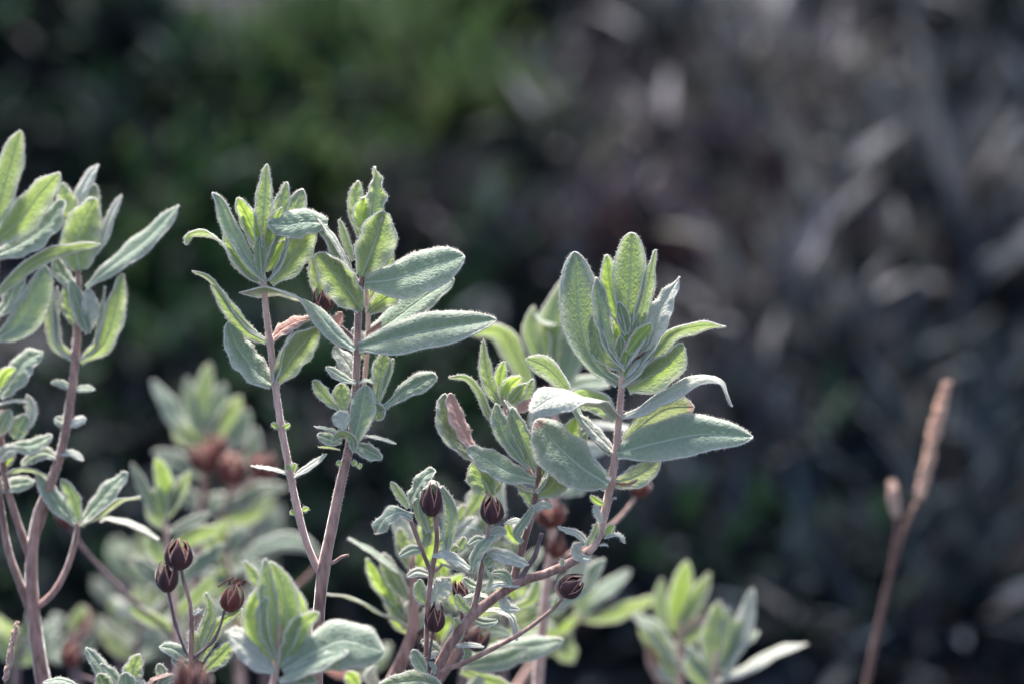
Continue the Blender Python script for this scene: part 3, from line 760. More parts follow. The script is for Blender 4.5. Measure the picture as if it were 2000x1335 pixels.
for (x, y, e, f) in ((546, 835, 530, 826), (552, 834, 566, 827), (568, 922, 560, 905), (572, 920, 577, 904), (577, 1000, 566, 998), (590, 995, 602, 990), (686, 905, 697, 900), (668, 905, 658, 900), (700, 905, 706, 912)):
    a([(x, y), ((x + e) / 2, (y + f) / 2 + 1), (e, f)], 11, 'd', k='y', blunt=.5, dz=-8, N=8)

# ================================================================== PLANT B: right branch
B = plant_at('rockrose_shrub', 'branch right of centre bending up to the tallest right leaf cluster', 835, 0.01)
def b(*p, **k): return leaf(B, 0.0, *p, **k)
stem(B, 0, [(838, 1345, 28), (862, 1290, 27), (890, 1240, 26), (935, 1190, 25), (1010, 1138, 23), (1070, 1118, 22), (1125, 1092, 22), (1152, 1072, 21)],
     M_STEM, to_ground=True, nodes=[(1010, 1138), (1140, 1085), (935, 1188)])
stem(B, 0, [(1146, 1078, 21), (1162, 1060, 22), (1180, 1005, 21), (1192, 945, 20), (1202, 890, 18), (1209, 815, 16), (1215, 745, 15), (1219, 700, 12), (1222, 665, 7)],
     M_STEMP, 'branch', nodes=[(1192, 942), (1203, 885), (1209, 815), (1214, 745), (1172, 1040)])
stem(B, 0, [(1000, 1142, 20, 8), (1018, 1075, 19, 12), (1038, 1005, 17, 12), (1050, 945, 14, 8), (1055, 900, 10, 4), (1058, 870, 6, 4)], M_STEM, 'branch', nodes=[(1047, 960), (1030, 1030)])
stem(B, 0, [(922, 1200, 16, -3), (934, 1150, 14, -6), (941, 1110, 12, -8), (950, 1060, 8, -8), (956, 1022, 7, -8)], M_STEM, 'capsule_stalk', nodes=[(937, 1145)])
stem(B, 0, [(834, 1345, 12, 14), (833, 1260, 12, 8), (836, 1180, 13, 0), (843, 1118, 12, -4), (853, 1060, 10, -4), (850, 1005, 9, -4)], M_STEM, 'capsule_stalk', nodes=[(842, 1118)])
stem(B, 0, [(842, 1118, 9, -4), (825, 1075, 9, -4), (808, 1030, 10, -4), (800, 1010, 8, -4)], M_STEM, 'side_twig')
stem(B, 0, [(845, 1118, 7, -4), (858, 1108, 6, -6), (864, 1100, 4, -6)], M_STEM, 'side_twig')
stem(B, 0, [(1012, 1136, 13), (1035, 1100, 12, -3), (1045, 1085, 13, -3), (1052, 1060, 8, -3), (1058, 1040, 9, -3)], M_STEMD, 'side_twig')
stem(B, 0, [(850, 1312, 12, -6), (900, 1296, 11, -6), (950, 1272, 10, -6), (1010, 1240, 9, -6), (1060, 1205, 9, -6), (1098, 1170, 7, -6)], M_STEM, 'capsule_stalk', nodes=[(1012, 1238), (935, 1280)])
stem(B, 0, [(838, 1340, 6, -16), (838, 1290, 6, -16), (843, 1250, 6, -16), (847, 1228, 6, -16)], M_STEMD, 'capsule_stalk')
capsule(B, 0, 843, 976, 44, 62, 2, z=-6, openf=.3)
capsule(B, 0, 962, 992, 46, 60, 4, z=-8, openf=.25)
capsule(B, 0, 850, 1206, 40, 54, 4, z=-16, openf=.6)
capsule(B, 0, 1118, 1143, 46, 54, 58, z=-8, openf=.2)
b([(1100, 1170), (1092, 1150), (1094, 1132)], 14, 'd', k='p', dz=-4)
# top cluster
b([(1208, 748), (1165, 715), (1140, 660), (1128, 590), (1122, 492)], 82, (.25, .35, .9), (-.2, .4, .9), pk=.62, blunt=.6, fold=20, dz=4)
b([(1222, 722), (1195, 690), (1180, 640), (1172, 590), (1165, 542)], 41, (.55, .35, .75), k='m', pk=.65, fold=20, dz=-10)
b([(1215, 720), (1180, 695), (1165, 655), (1160, 612)], 41, 'dr', k='g', pk=.5, dz=-6)
b([(1222, 650), (1205, 610), (1192, 560), (1185, 498)], 41, 'dl', k='y', pk=.6, fold=18, dz=4)
b([(1224, 650), (1228, 590), (1232, 520), (1234, 455)], 65, 'df', k='g', pk=.6, blunt=.5, fold=16, dz=0, wav=.04)
b([(1224, 655), (1218, 625), (1208, 590)], 26, 'd', k='g', dz=-6)
b([(1230, 665), (1250, 620), (1265, 560), (1280, 488)], 41, (-.5, .4, -.6), k='g', pk=.45, blunt=.8, dz=6)
b([(1243, 690), (1270, 650), (1288, 610), (1310, 570), (1328, 542)], 60, (-.4, .5, .75), k='w', pk=.4, blunt=.9, fold=22, dz=10)
b([(1225, 690), (1245, 665), (1272, 632)], 36, 'd', k='y', dz=-12, blunt=.6)
b([(1222, 745), (1216, 700), (1212, 655)], 29, 'd', k='g', dz=-2)
b([(1217, 740), (1222, 705), (1232, 670)], 24, 'd', k='y', dz=-6)
b([(1218, 755), (1245, 735), (1280, 690), (1320, 650), (1365, 637), (1417, 636)], 53, (-.35, .75, -.3), (0, .75, -.5), k='m', pk=.55, blunt=.9, fold=10, dz=-12)
b([(1214, 755), (1240, 730), (1262, 700), (1285, 670)], 31, (-.8, .4, .4), k='m', dz=-18)
b([(1225, 758), (1260, 740), (1305, 710), (1335, 672)], 72, 'dl', k='g', pk=.5, fold=10, dz=-4)
b([(1218, 720), (1235, 690), (1262, 655)], 26, (-.8, .3, .4), k='w', dz=-4)
b([(1221, 700), (1214, 660), (1204, 615)], 34, 'd', k='y', dz=8)
b([(1222, 700), (1232, 650), (1240, 600)], 34, 'd', k='g', dz=6)
b([(1224, 705), (1250, 665), (1258, 610)], 34, 'dl', k='g', dz=16)
b([(1218, 712), (1198, 670), (1190, 620)], 36, 'd', k='g', dz=16)
b([(1224, 735), (1238, 715), (1252, 700)], 18, (-.5, .6, .6), k='w', dz=-8)
# node 2
b([(1214, 815), (1260, 795), (1320, 760), (1370, 737), (1405, 742), (1418, 762), (1431, 792)], 44, (0, .9, .45), (.6, .5, .2), k='w', pk=.42, fold=8, dz=-8, N=26)
b([(1206, 815), (1180, 790, -20), (1140, 775, -45), (1090, 772, -75), (1036, 803, -95)], 76, (.2, .5, -.8), (0, .75, 1.1), k='w', pk=.66, fold=6, dz=-26, N=26)
b([(1204, 818), (1170, 788), (1135, 776), (1100, 780)], 50, 'd', k='g', pk=.5, dz=-12)
# node 3
b([(1204, 885), (1275, 866), (1370, 848), (1470, 853)], 92, (-.05, .45, .9), (0, .5, .85), pk=.46, blunt=.66, fold=22, dz=-8, wav=.025)
b([(1212, 880), (1250, 835), (1300, 800), (1355, 795)], 62, (-.3, .3, -.8), k='t', pk=.6, blunt=.5, dz=12)
b([(1196, 884), (1165, 855), (1135, 815), (1110, 765, 20), (1070, 720, 30), (1028, 700, 36)], 62, (.55, .45, .65), (.3, .4, -.8), k='m', pk=.68, fold=14, dz=4)
b([(1198, 882), (1175, 858), (1148, 830), (1128, 808)], 36, (.3, .7, .6), k='w', dz=-2)
# node 4
b([(1188, 945), (1140, 915), (1090, 870), (1048, 820)], 100, (.2, .35, .9), k='t', pk=.55, blunt=.55, fold=12, dz=-34, wav=.05)
b([(1195, 943), (1230, 935), (1262, 918), (1290, 895)], 46, (0, .4, -.9), k='t', dz=6)
b([(1196, 942), (1225, 945), (1245, 936)], 20, 'td', k='p', dz=0)
for q, wd_, nn_, kk in (([(1180, 985), (1167, 978), (1153, 967)], 15, 'd', 'y'), ([(1176, 1020), (1168, 1005), (1160, 985)], 14, 'u', 'w'), ([(1150, 1065), (1130, 1042), (1108, 1035), (1090, 1028)], 22, (0, .9, .5), 'w'),
                ([(1146, 1062), (1160, 1045), (1166, 1020)], 16, 'd', 'm'), ([(1180, 1050), (1200, 1042), (1213, 1046), (1220, 1060)], 14, (0, .9, .4), 'w'), ([(1182, 1044), (1192, 1032), (1200, 1024)], 16, 'd', 'y'),
                ([(1170, 1064), (1180, 1062), (1188, 1065)], 10, 't', 'w'), ([(1152, 1090), (1130, 1085), (1124, 1065), (1140, 1063)], 22, (-.5, .5, .6), 'w'), ([(1100, 1105), (1098, 1098), (1098, 1090)], 9, 'd', 'm'),
                ([(1196, 975), (1200, 971), (1205, 973)], 6, 't', 'w'), ([(1186, 935), (1182, 925), (1180, 915)], 10, 'd', 'y'), ([(1020, 1060), (1008, 1040), (1030, 1010), (1042, 985)], 20, (-.5, .3, .8), 'm')):
    b(q, wd_, nn_, k=kk, dz=-12, N=10, blunt=.6)
for i_, (q, wd_, nn_, kk) in enumerate([
    ([(1000, 1145), (985, 1120), (960, 1118)], 20, 'u', 'm'), ([(978, 1160), (990, 1185), (1015, 1190)], 20, 'u', 'w'), ([(960, 1172), (940, 1160), (905, 1165)], 16, 't', 'w'),
    ([(925, 1195), (905, 1185), (890, 1160)], 22, 'd', 'g'), ([(920, 1205), (945, 1215), (972, 1212)], 20, 'u', 'm'), ([(880, 1262), (895, 1235), (888, 1205)], 22, 'd', 'g'),
    ([(882, 1262), (915, 1258), (945, 1262)], 18, (0, .85, .4), 'w'), ([(860, 1290), (845, 1262), (822, 1250)], 22, 'u', 'm'), ([(1030, 1030), (1010, 1015), (985, 1022)], 20, 't', 'w'),
    ([(1022, 1062), (1000, 1045), (990, 1020)], 22, 'd', 'y'), ([(1038, 1000), (1060, 985), (1080, 990)], 18, 'u', 'w'), ([(1040, 990), (1030, 965), (1012, 955)], 20, 'd', 'g'),
    ([(825, 1075), (805, 1072), (780, 1085)], 22, 'u', 'm'), ([(822, 1070), (835, 1050), (828, 1025)], 18, 'd', 'g'), ([(840, 1122), (815, 1115), (795, 1125)], 20, 'u', 'w'),
    ([(852, 1065), (868, 1050), (874, 1030)], 16, 'd', 'g'), ([(938, 1148), (918, 1140), (905, 1128)], 18, 'u', 'm'), ([(952, 1050), (972, 1035), (990, 1040)], 20, 'u', 'w'),
    ([(952, 1060), (935, 1052), (915, 1062)], 18, 'u', 'm'), ([(1068, 1200), (1082, 1190), (1086, 1170)], 12, 'd', 'y'), ([(905, 1294), (915, 1275), (905, 1262)], 14, 'd', 'g')]):
    b(q, wd_, nn_, k=kk, dz=-8 + (i_ * 11) % 26, N=12, blunt=.6)
capsule(B, 0, 898, 1150, 30, 40, -14, z=30, openf=.5)
stem(B, 0, [(900, 1232, 7, 30), (902, 1200, 6, 30), (900, 1170, 6, 30)], M_STEMD, 'capsule_stalk')
# small cluster C
b([(1046, 938), (1000, 925), (955, 900), (913, 874)], 56, (.1, .6, .8), pk=.55, blunt=.6, fold=14, dz=-14)
b([(1030, 915), (1005, 880), (980, 840), (968, 788)], 34, (.2, .3, .9), pk=.6, fold=20, dz=-10, wav=.08)
b([(1042, 912), (1025, 870), (1008, 835), (1000, 795)], 44, 'ul', k='g', pk=.5, dz=-2, fold=20)
b([(1036, 900), (1026, 860), (1014, 820), (985, 780)], 22, (.7, .3, .5), k='w', dz=6)
b([(985, 850), (955, 810), (935, 765), (910, 738), (876, 737)], 22, (.4, .5, -.6), k='m', pk=.5, dz=14, blunt=.6)
b([(978, 792), (958, 755), (948, 710), (944, 662)], 32, 'dr', k='g', pk=.4, blunt=.9, dz=34)
b([(985, 790), (996, 755), (1018, 735)], 34, 'd', k='y', dz=36)
b([(990, 792), (1010, 770), (1028, 748)], 30, 'd', k='g', dz=30)
b([(980, 780), (976, 745), (984, 705)], 26, 'd', k='y', dz=44)
b([(995, 800), (1020, 780), (1042, 740)], 26, 'd', k='m', dz=44)
b([(1005, 800), (1030, 790), (1045, 778)], 24, 'u', k='p', dz=30)
stem(B, 0, [(1046, 940, 9, 12), (1010, 870, 8, 30), (988, 810, 8, 38), (984, 770, 5, 38)], M_STEMP, 'side_twig')
b([(940, 905), (905, 870), (878, 830), (868, 768)], 54, (.5, .2, .8), k='m', pk=.6, blunt=.6, fold=20, dz=20)
b([(934, 892), (912, 855), (894, 815), (878, 768)], 42, (.65, .35, .65), k='p', pk=.6, blunt=.55, dz=-4, wav=.05)
b([(1050, 965), (1075, 950), (1095, 930), (1122, 905)], 56, 'dl', k='g', pk=.45, dz=-18)
b([(1048, 962), (1062, 940), (1072, 915), (1085, 900)], 22, (-.8, .3, .3), k='m', dz=-24)
b([(1052, 930), (1062, 890), (1076, 835)], 36, 'd', k='g', dz=10)
b([(1060, 935), (1085, 905), (1115, 860)], 34, 'd', k='g', dz=14)
b([(1086, 895), (1110, 860), (1125, 815)], 40, 'd', k='y', dz=26)
b([(1090, 900), (1120, 870), (1145, 835)], 34, 'u', k='m', dz=36)
b([(958, 965), (945, 935), (925, 900)], 60, 'd', k='g', dz=24)
b([(962, 970), (965, 920), (985, 890)], 40, 'd', k='g', dz=28)
b([(1046, 960), (1018, 950), (985, 925)], 20, 't', k='w', dz=4)
b([(1062, 960), (1095, 945), (1135, 925)], 30, 't', k='w', dz=14)
# around the capsule stalks
b([(806, 1008), (780, 1000), (752, 1012), (733, 1042)], 42, (-.3, .7, .65), k='t', pk=.6, blunt=.55, dz=-14, wav=.12)
b([(798, 992), (780, 965), (764, 940)], 22, 'dr', k='m', dz=-8)
b([(796, 990), (812, 960), (828, 932), (850, 918)], 40, 'ul', k='m', pk=.6, dz=8, wav=.12)
b([(836, 1040), (818, 1000), (820, 960), (850, 946)], 26, (-.6, .3, .7), k='g', dz=-3, fold=8)
b([(838, 1044), (836, 1010), (832, 970)], 30, 'd', k='g', dz=14)
b([(873, 1080), (878, 1040), (880, 990), (862, 948)], 28, (.3, .4, .9), k='m', pk=.5, dz=-2, fold=8)
b([(862, 952), (845, 940), (826, 955)], 16, 't', k='w', dz=-14)
b([(918, 1110), (890, 1092), (868, 1080), (844, 1086)], 30, (.1, .8, .5), k='w', dz=-12)
b([(920, 1118), (895, 1110), (860, 1100)], 12, 't', k='w', dz=-8)
b([(922, 1118), (930, 1085), (948, 1060), (968, 1045)], 34, (-.6, .4, .6), k='m', dz=-14)
b([(946, 1098), (960, 1080), (990, 1085), (1032, 1102)], 34, (0, .7, .7), k='w', dz=-10)
b([(942, 1045), (930, 1030), (912, 1028)], 12, 't', k='m', dz=0)
b([(950, 1148), (975, 1140), (1016, 1144)], 16, (0, .85, .5), k='w', dz=-10)
b([(950, 1150), (960, 1130), (950, 1112)], 10, (.8, .3, .5), k='m', dz=-8)
b([(950, 1105), (955, 1095), (962, 1088)], 22, 'df', k='g', blunt=.5, dz=-16)
b([(848, 1186), (852, 1160), (878, 1128)], 42, 'ur', k='w', dz=6, wav=.12)
b([(836, 1180), (822, 1160), (820, 1130)], 26, 'd', k='g', dz=6)
b([(880, 1090), (884, 1075), (896, 1068)], 22, 'df', k='g', blunt=.5, dz=10)
b([(884, 1080), (900, 1065), (908, 1048)], 20, 'df', k='g', blunt=.5, dz=16)
b([(832, 1312), (818, 1290), (806, 1268)], 28, (.2, .5, .8), k='m', dz=-22)
b([(836, 1285), (848, 1275), (856, 1272)], 20, 't', k='w', dz=-12)
b([(850, 1315), (846, 1300), (838, 1290)], 12, (.7, .3, .6), k='m', dz=-18)
b([(870, 1350), (820, 1330), (740, 1338)], 48, (0, .5, .87), k='g', dz=-30)
b([(1010, 1250), (1000, 1205), (970, 1190), (948, 1192)], 22, (.4, .8, .4), k='w', dz=24)

# ================================================================== PLANT G: left tall stems
dG = 0.065
G = plant_at('rockrose_shrub', 'cluster of tall purple-brown stems at the left edge with large grey-green leaves', 80, dG)
def g(*p, **k): return leaf(G, dG, *p, **k)
stem(G, dG, [(86, 1340, 36), (70, 1240, 32), (62, 1150, 30), (62, 1080, 28), (75, 1000, 24), (100, 940, 22), (122, 870, 20), (136, 790, 20), (146, 710, 18), (151, 640, 17), (153, 560, 14), (152, 520, 9)], M_STEM, to_ground=True, nodes=[(142, 756), (148, 700), (133, 825), (62, 1085)])
stem(G, dG, [(62, 1200, 20), (40, 1140, 19), (18, 1080, 17), (5, 1010, 16), (-4, 930, 14)], M_STEM, 'branch')
stem(G, dG, [(60, 1090, 20), (35, 1020, 17), (14, 950, 16), (4, 880, 14), (2, 800, 12)], M_STEM, 'branch')
stem(G, dG, [(72, 1185, 17), (105, 1155, 16), (130, 1110, 15), (146, 1060, 14), (153, 1020, 12)], M_STEM, 'branch')
stem(G, dG, [(66, 1060, 16), (88, 1000, 13), (96, 960, 12)], M_STEM, 'branch')
stem(G, dG, [(-6, 920, 14, -40), (-14, 700, 14, -40), (-8, 560, 12, -40), (-4, 470, 9, -40)], M_STEMP, 'branch')
g([(168, 562), (220, 520), (290, 465), (348, 402)], 56, (-.45, .5, .75), pk=.55, fold=16)
g([(155, 528), (150, 490), (160, 440), (186, 388)], 84, 'dl', k='g', pk=.42, blunt=.55, fold=7, dz=-6)
g([(172, 510), (200, 470), (215, 425), (238, 380)], 26, 'ul', k='w', dz=10)
g([(160, 470), (140, 420), (125, 375), (122, 358)], 44, 'd', k='g', dz=16)
g([(160, 430), (158, 385), (172, 350), (192, 322)], 36, 'ul', k='w', dz=26)
g([(165, 440), (176, 400), (185, 360)], 36, 'u', k='m', dz=30)
g([(-4, 470), (40, 430), (78, 380), (116, 338)], 66, 'dl', k='g', pk=.45, blunt=.62, fold=12, dz=-46)
g([(-10, 440), (5, 380), (22, 320), (40, 256)], 56, 'dl', k='g', pk=.5, dz=-34)
g([(-10, 470), (12, 430), (34, 395)], 24, 'dl', k='y', dz=-24)
g([(-8, 500), (40, 478), (90, 440), (124, 392)], 72, (-.2, .6, .8), k='m', dz=-20)
g([(-10, 582), (50, 525), (110, 492), (196, 476)], 36, (0, .75, -.55), k='m', pk=.5, dz=-58)
g([(-10, 662), (35, 635), (70, 580), (90, 520)], 62, 'ur', k='m', dz=-34)
g([(-8, 620), (15, 590), (45, 520)], 46, 'ul', k='m', dz=-22)
g([(146, 704), (110, 670), (97, 610), (92, 535)], 44, (.55, .3, -.6), k='g', dz=4)
g([(146, 706), (118, 680), (108, 630), (112, 560)], 28, (.8, .3, .4), k='w', dz=-4)
g([(156, 706), (200, 675), (222, 620), (240, 535)], 52, (-.55, .3, -.6), k='g', dz=0)
g([(154, 706), (182, 680), (195, 630), (205, 560)], 32, (-.8, .3, .4), k='m', dz=-6)
g([(172, 652), (155, 600), (138, 548)], 38, 'ur', k='m', dz=-16)
g([(168, 648), (176, 610), (172, 565)], 36, (.2, .75, .6), k='w', dz=-10)
g([(152, 638), (140, 605), (128, 560)], 40, 'd', k='g', dz=-2)
g([(150, 560), (125, 540), (105, 500)], 34, 'ur', k='m', dz=4)
g([(142, 758), (120, 748), (100, 745)], 20, (0, .8, .6), k='m', blunt=.6)
g([(146, 760), (165, 758), (184, 760)], 20, (0, .8, .6), k='m', blunt=.6)
g([(133, 828), (120, 822), (108, 816)], 22, 'u', k='m', blunt=.5)
g([(136, 830), (152, 822), (168, 818)], 28, (0, .8, .6), k='w', blunt=.5, dz=-8)
g([(0, 775), (25, 740), (50, 705), (84, 688)], 60, (-.4, .4, .8), k='m', dz=-10)
g([(-4, 760), (10, 730), (30, 718)], 24, 'd', k='y', dz=-18)
g([(-6, 790), (25, 782), (55, 785)], 16, (0, .9, .3), k='w', dz=-20)
g([(10, 830), (50, 830), (62, 800), (52, 770)], 26, (-.3, .5, .8), k='w', dz=-8)
g([(32, 858), (38, 835), (52, 810)], 36, 'uf', k='m', blunt=.5, dz=-18)
g([(22, 868), (60, 870), (102, 850)], 34, (0, .6, .8), k='m', dz=-10)
g([(-4, 850), (5, 830), (20, 800)], 34, 'u', k='m', dz=-22)
g([(-6, 900), (15, 880), (36, 878)], 30, 'u', k='w', dz=-16)
g([(112, 892), (80, 884), (42, 906)], 34, (0, .7, .7), k='m', dz=-4)
g([(112, 886), (140, 884), (163, 898)], 20, (0, .8, .5), k='w', dz=-4)
g([(10, 925), (50, 915), (98, 930)], 24, 'td', k='g', dz=-8)
g([(-5, 952), (35, 945), (68, 940)], 34, 'u', k='m', dz=2)
g([(5, 915), (14, 895), (22, 870)], 22, 'd', k='y', dz=0)
g([(148, 1022), (118, 990), (92, 955), (72, 925)], 40, (.4, .5, .75), k='m', dz=-6)
g([(154, 1020), (146, 985), (136, 960), (120, 934)], 38, 'dr', k='g', dz=-12)
g([(160, 1018), (190, 985), (215, 955), (248, 922)], 48, (-.3, .6, .8), k='m', dz=0)
g([(158, 1026), (195, 1005), (230, 978), (274, 970)], 30, (0, .9, -.25), k='g', dz=-8)
g([(310, 1052), (265, 1025), (215, 1012), (196, 1018)], 26, (0, .9, .3), k='w', dz=60)

# ================================================================== E: pale green shoot at bottom, in front
dE = -0.055
E = plant_at('rockrose_shrub', 'pale green leafy shoot with one broad blue-grey leaf, in front of the forked stem base', 560, dE)
def e(*p, **k): return leaf(E, dE, *p, **k)
stem(E, dE, [(530, 1345, 20), (537, 1318, 17), (542, 1290, 15), (545, 1260, 11), (545, 1220, 7)], M_STEMP, to_ground=True)
e([(548, 1285), (560, 1230), (555, 1160), (530, 1095)], 66, 'dr', k='g', pk=.5, blunt=.62, fold=22)
e([(555, 1290), (580, 1240), (580, 1180), (560, 1130)], 50, 'd', k='y', pk=.45, blunt=.8, dz=14)
e([(542, 1280), (530, 1220), (522, 1160), (518, 1090)], 40, 'dl', k='g', dz=-4)
e([(535, 1290), (500, 1250), (490, 1200), (512, 1140)], 38, (.3, .5, -.7), k='y', dz=-6)
e([(538, 1285), (515, 1240), (512, 1190), (524, 1165)], 30, 'dr', k='g', dz=-14)
e([(540, 1190), (515, 1150), (476, 1095)], 30, 'd', k='g', dz=22)
e([(548, 1300), (572, 1260), (590, 1220), (622, 1196)], 54, 'dl', k='g', dz=-10)
e([(552, 1310), (610, 1275), (670, 1250), (748, 1272)], 104, (-.05, .5, .85), k='m', pk=.6, blunt=.55, fold=8, dz=-16)
e([(545, 1330), (580, 1312), (625, 1290), (680, 1270)], 40, (-.2, .7, .6), k='m', dz=-34)
e([(536, 1312), (505, 1290), (475, 1262), (447, 1240)], 50, (.2, .6, .75), k='w', pk=.5, dz=-16)
e([(530, 1300), (500, 1262), (470, 1235), (440, 1232)], 34, (0, .8, .5), k='w', dz=6, wav=.12)
e([(548, 1335), (580, 1325), (620, 1330)], 30, 'u', k='m', dz=-28)

# ================================================================== F: capsule stalks lower left
dF = -0.02
F = plant_at('rockrose_shrub', 'purplish stalk with open dark seed capsules and narrow green leaves at the lower left', 370, dF)
def f(*p, **k): return leaf(F, dF, *p, **k)
stem(F, dF, [(374, 1345, 14), (373, 1290, 13), (374, 1230, 12), (375, 1200, 12), (373, 1180, 9), (362, 1145, 8), (354, 1112, 8)], M_STEM, to_ground=True, nodes=[(374, 1195), (373, 1280)])
stem(F, dF, [(370, 1290, 7), (354, 1250, 6), (342, 1215, 7), (334, 1180, 6), (329, 1155, 6)], M_STEMD, 'capsule_stalk', nodes=[(342, 1218)])
stem(F, dF, [(376, 1285, 8), (405, 1262, 7), (420, 1245, 7), (432, 1215, 6), (438, 1192, 6)], M_STEMD, 'capsule_stalk', nodes=[(418, 1248)])
capsule(F, dF, 350, 1080, 54, 62, 2, openf=.5)
capsule(F, dF, 327, 1126, 44, 58, 2, openf=.6)
capsule(F, dF, 453, 1166, 46, 56, 14, k='rust', openf=.2)
# shrivelled style threads on the rusty capsule
bb = Buf(); rr_ = random.Random(3); px_ = KPX
for i in range(9):
    x0 = 458 + rr_.uniform(-14, 16)
    pts_ = [P(x0, 1142, dF, rr_.uniform(-10, 10)), P(x0 + rr_.uniform(-10, 10), 1132 + rr_.uniform(-4, 4), dF), P(x0 + rr_.uniform(-22, 20), 1134 + rr_.uniform(-8, 14), dF, rr_.uniform(-12, 8))]
    c_, _ = crom(pts_, 8); bb.tube(c_, [1.6 * px_] * 9, 5)
o_ = link_mesh('dry_petals', bb.mesh('dry_petals', F.location, uv=False), [M_CAPR], F)
f([(378, 1200), (388, 1192), (392, 1196)], 8, 'u', k='w', dz=-8, N=8)
f([(388, 1285), (398, 1240), (412, 1200), (403, 1156)], 28, 'dr', k='g', dz=10)
f([(392, 1290), (410, 1250), (430, 1215), (474, 1188)], 26, 'dl', k='g', dz=14)
f([(384, 1280), (378, 1250), (372, 1225)], 22, 'd', k='g', dz=14)
f([(400, 1310), (430, 1280), (458, 1250)], 36, 'd', k='g', dz=20)
f([(366, 1290), (340, 1268), (312, 1262)], 30, (.1, .6, .75), k='m', dz=-6)
f([(368, 1300), (352, 1290), (335, 1288)], 26, 'u', k='m', dz=-10)
f([(222, 1345), (195, 1300), (168, 1264)], 30, (.3, .5, .8), k='m', dz=-8)
f([(240, 1345), (215, 1315), (196, 1296)], 26, 'u', k='m', dz=-14)
f([(262, 1345), (260, 1310), (272, 1276)], 40, 'dl', k='g', dz=-4)
f([(210, 1350), (200, 1330), (192, 1315)], 34, 'd', k='g', dz=-20)
f([(248, 1355), (246, 1330), (244, 1312)], 34, (0, .3, .9), k='m', dz=-24)
f([(290, 1345), (300, 1325), (336, 1315)], 14, 't', k='p', dz=-10)
f([(285, 1350), (275, 1330), (262, 1322)], 16, 't', k='w', dz=-10)
f([(310, 1350), (320, 1330), (345, 1320)], 22, 'u', k='m', dz=-14)
f([(320, 1325), (315, 1310), (310, 1295)], 20, 'u', k='m', dz=0)
f([(160, 1345), (120, 1328), (84, 1332)], 20, (0, .85, .5), k='m', dz=-10)
stem(F, dF, [(372, 1330, 8), (300, 1350, 8), (248, 1352, 7), (225, 1340, 5)], M_STEM, 'side_twig')
stem(F, dF, [(240, 1350, 7), (190, 1356, 6), (160, 1345, 5)], M_STEM, 'side_twig')

dF2 = -0.11
F2 = plant_at('rockrose_shrub', 'two blurred reddish seed capsules cut by the bottom edge', 380, dF2)
stem(F2, dF2, [(372, 1400, 9), (366, 1365, 8), (364, 1345, 7)], M_STEMD, to_ground=True)
stem(F2, dF2, [(372, 1398, 8), (390, 1370, 7), (396, 1350, 7)], M_STEMD, 'capsule_stalk')
capsule(F2, dF2, 362, 1322, 50, 84, -4, k='rust', openf=.1, detail=False)
capsule(F2, dF2, 394, 1330, 42, 64, 6, k='dark', openf=.1, detail=False)

# ================================================================== H: shrub just behind the capsule stalks
dH = 0.075
H = plant_at('rockrose_shrub', 'blurred brown stem with slender leaves just behind the capsule stalks', 780, dH)
def h(*p, **k): return leaf(H, dH, *p, **k)
stem(H, dH, [(758, 1345, 36), (785, 1290, 34), (806, 1230, 28), (808, 1170, 22), (805, 1120, 18), (806, 1070, 12)], M_STEM, to_ground=True)
stem(H, dH, [(842, 1345, 26), (880, 1290, 22), (905, 1230, 20), (900, 1180, 14)], M_STEM, 'branch')
capsule(H, dH, 932, 1246, 52, 52, 30, k='dark', openf=.5, detail=False)
capsule(H, dH, 838, 1252, 44, 54, 10, k='dark', openf=.3, detail=False)
stem(H, dH, [(870, 1300, 8), (905, 1280, 8), (922, 1268, 7)], M_STEMD, 'capsule_stalk')
stem(H, dH, [(800, 1300, 8), (822, 1290, 8), (836, 1278, 7)], M_STEMD, 'capsule_stalk')
h([(804, 1130), (765, 1105), (725, 1075), (680, 1050)], 24, (.3, .85, .3), k='m')
h([(806, 1222), (750, 1200), (690, 1168), (632, 1158)], 28, (.1, .85, -.2), k='m')
h([(775, 1180), (740, 1140), (716, 1090)], 34, 'dr', k='y', dz=10)
h([(800, 1170), (770, 1130), (748, 1080)], 34, 'u', k='m', dz=16)
h([(806, 1110), (790, 1070), (780, 1030)], 32, 'd', k='g', dz=10)
h([(812, 1110), (835, 1070), (832, 1010)], 54, 'd', k='y', dz=20)
h([(800, 1110), (795, 1060), (770, 1000)], 40, 'u', k='w', dz=30)
h([(808, 1220), (770, 1180), (760, 1120)], 34, 'u', k='m', dz=20)
h([(806, 1240), (775, 1210), (770, 1150)], 28, 'd', k='y', dz=24)
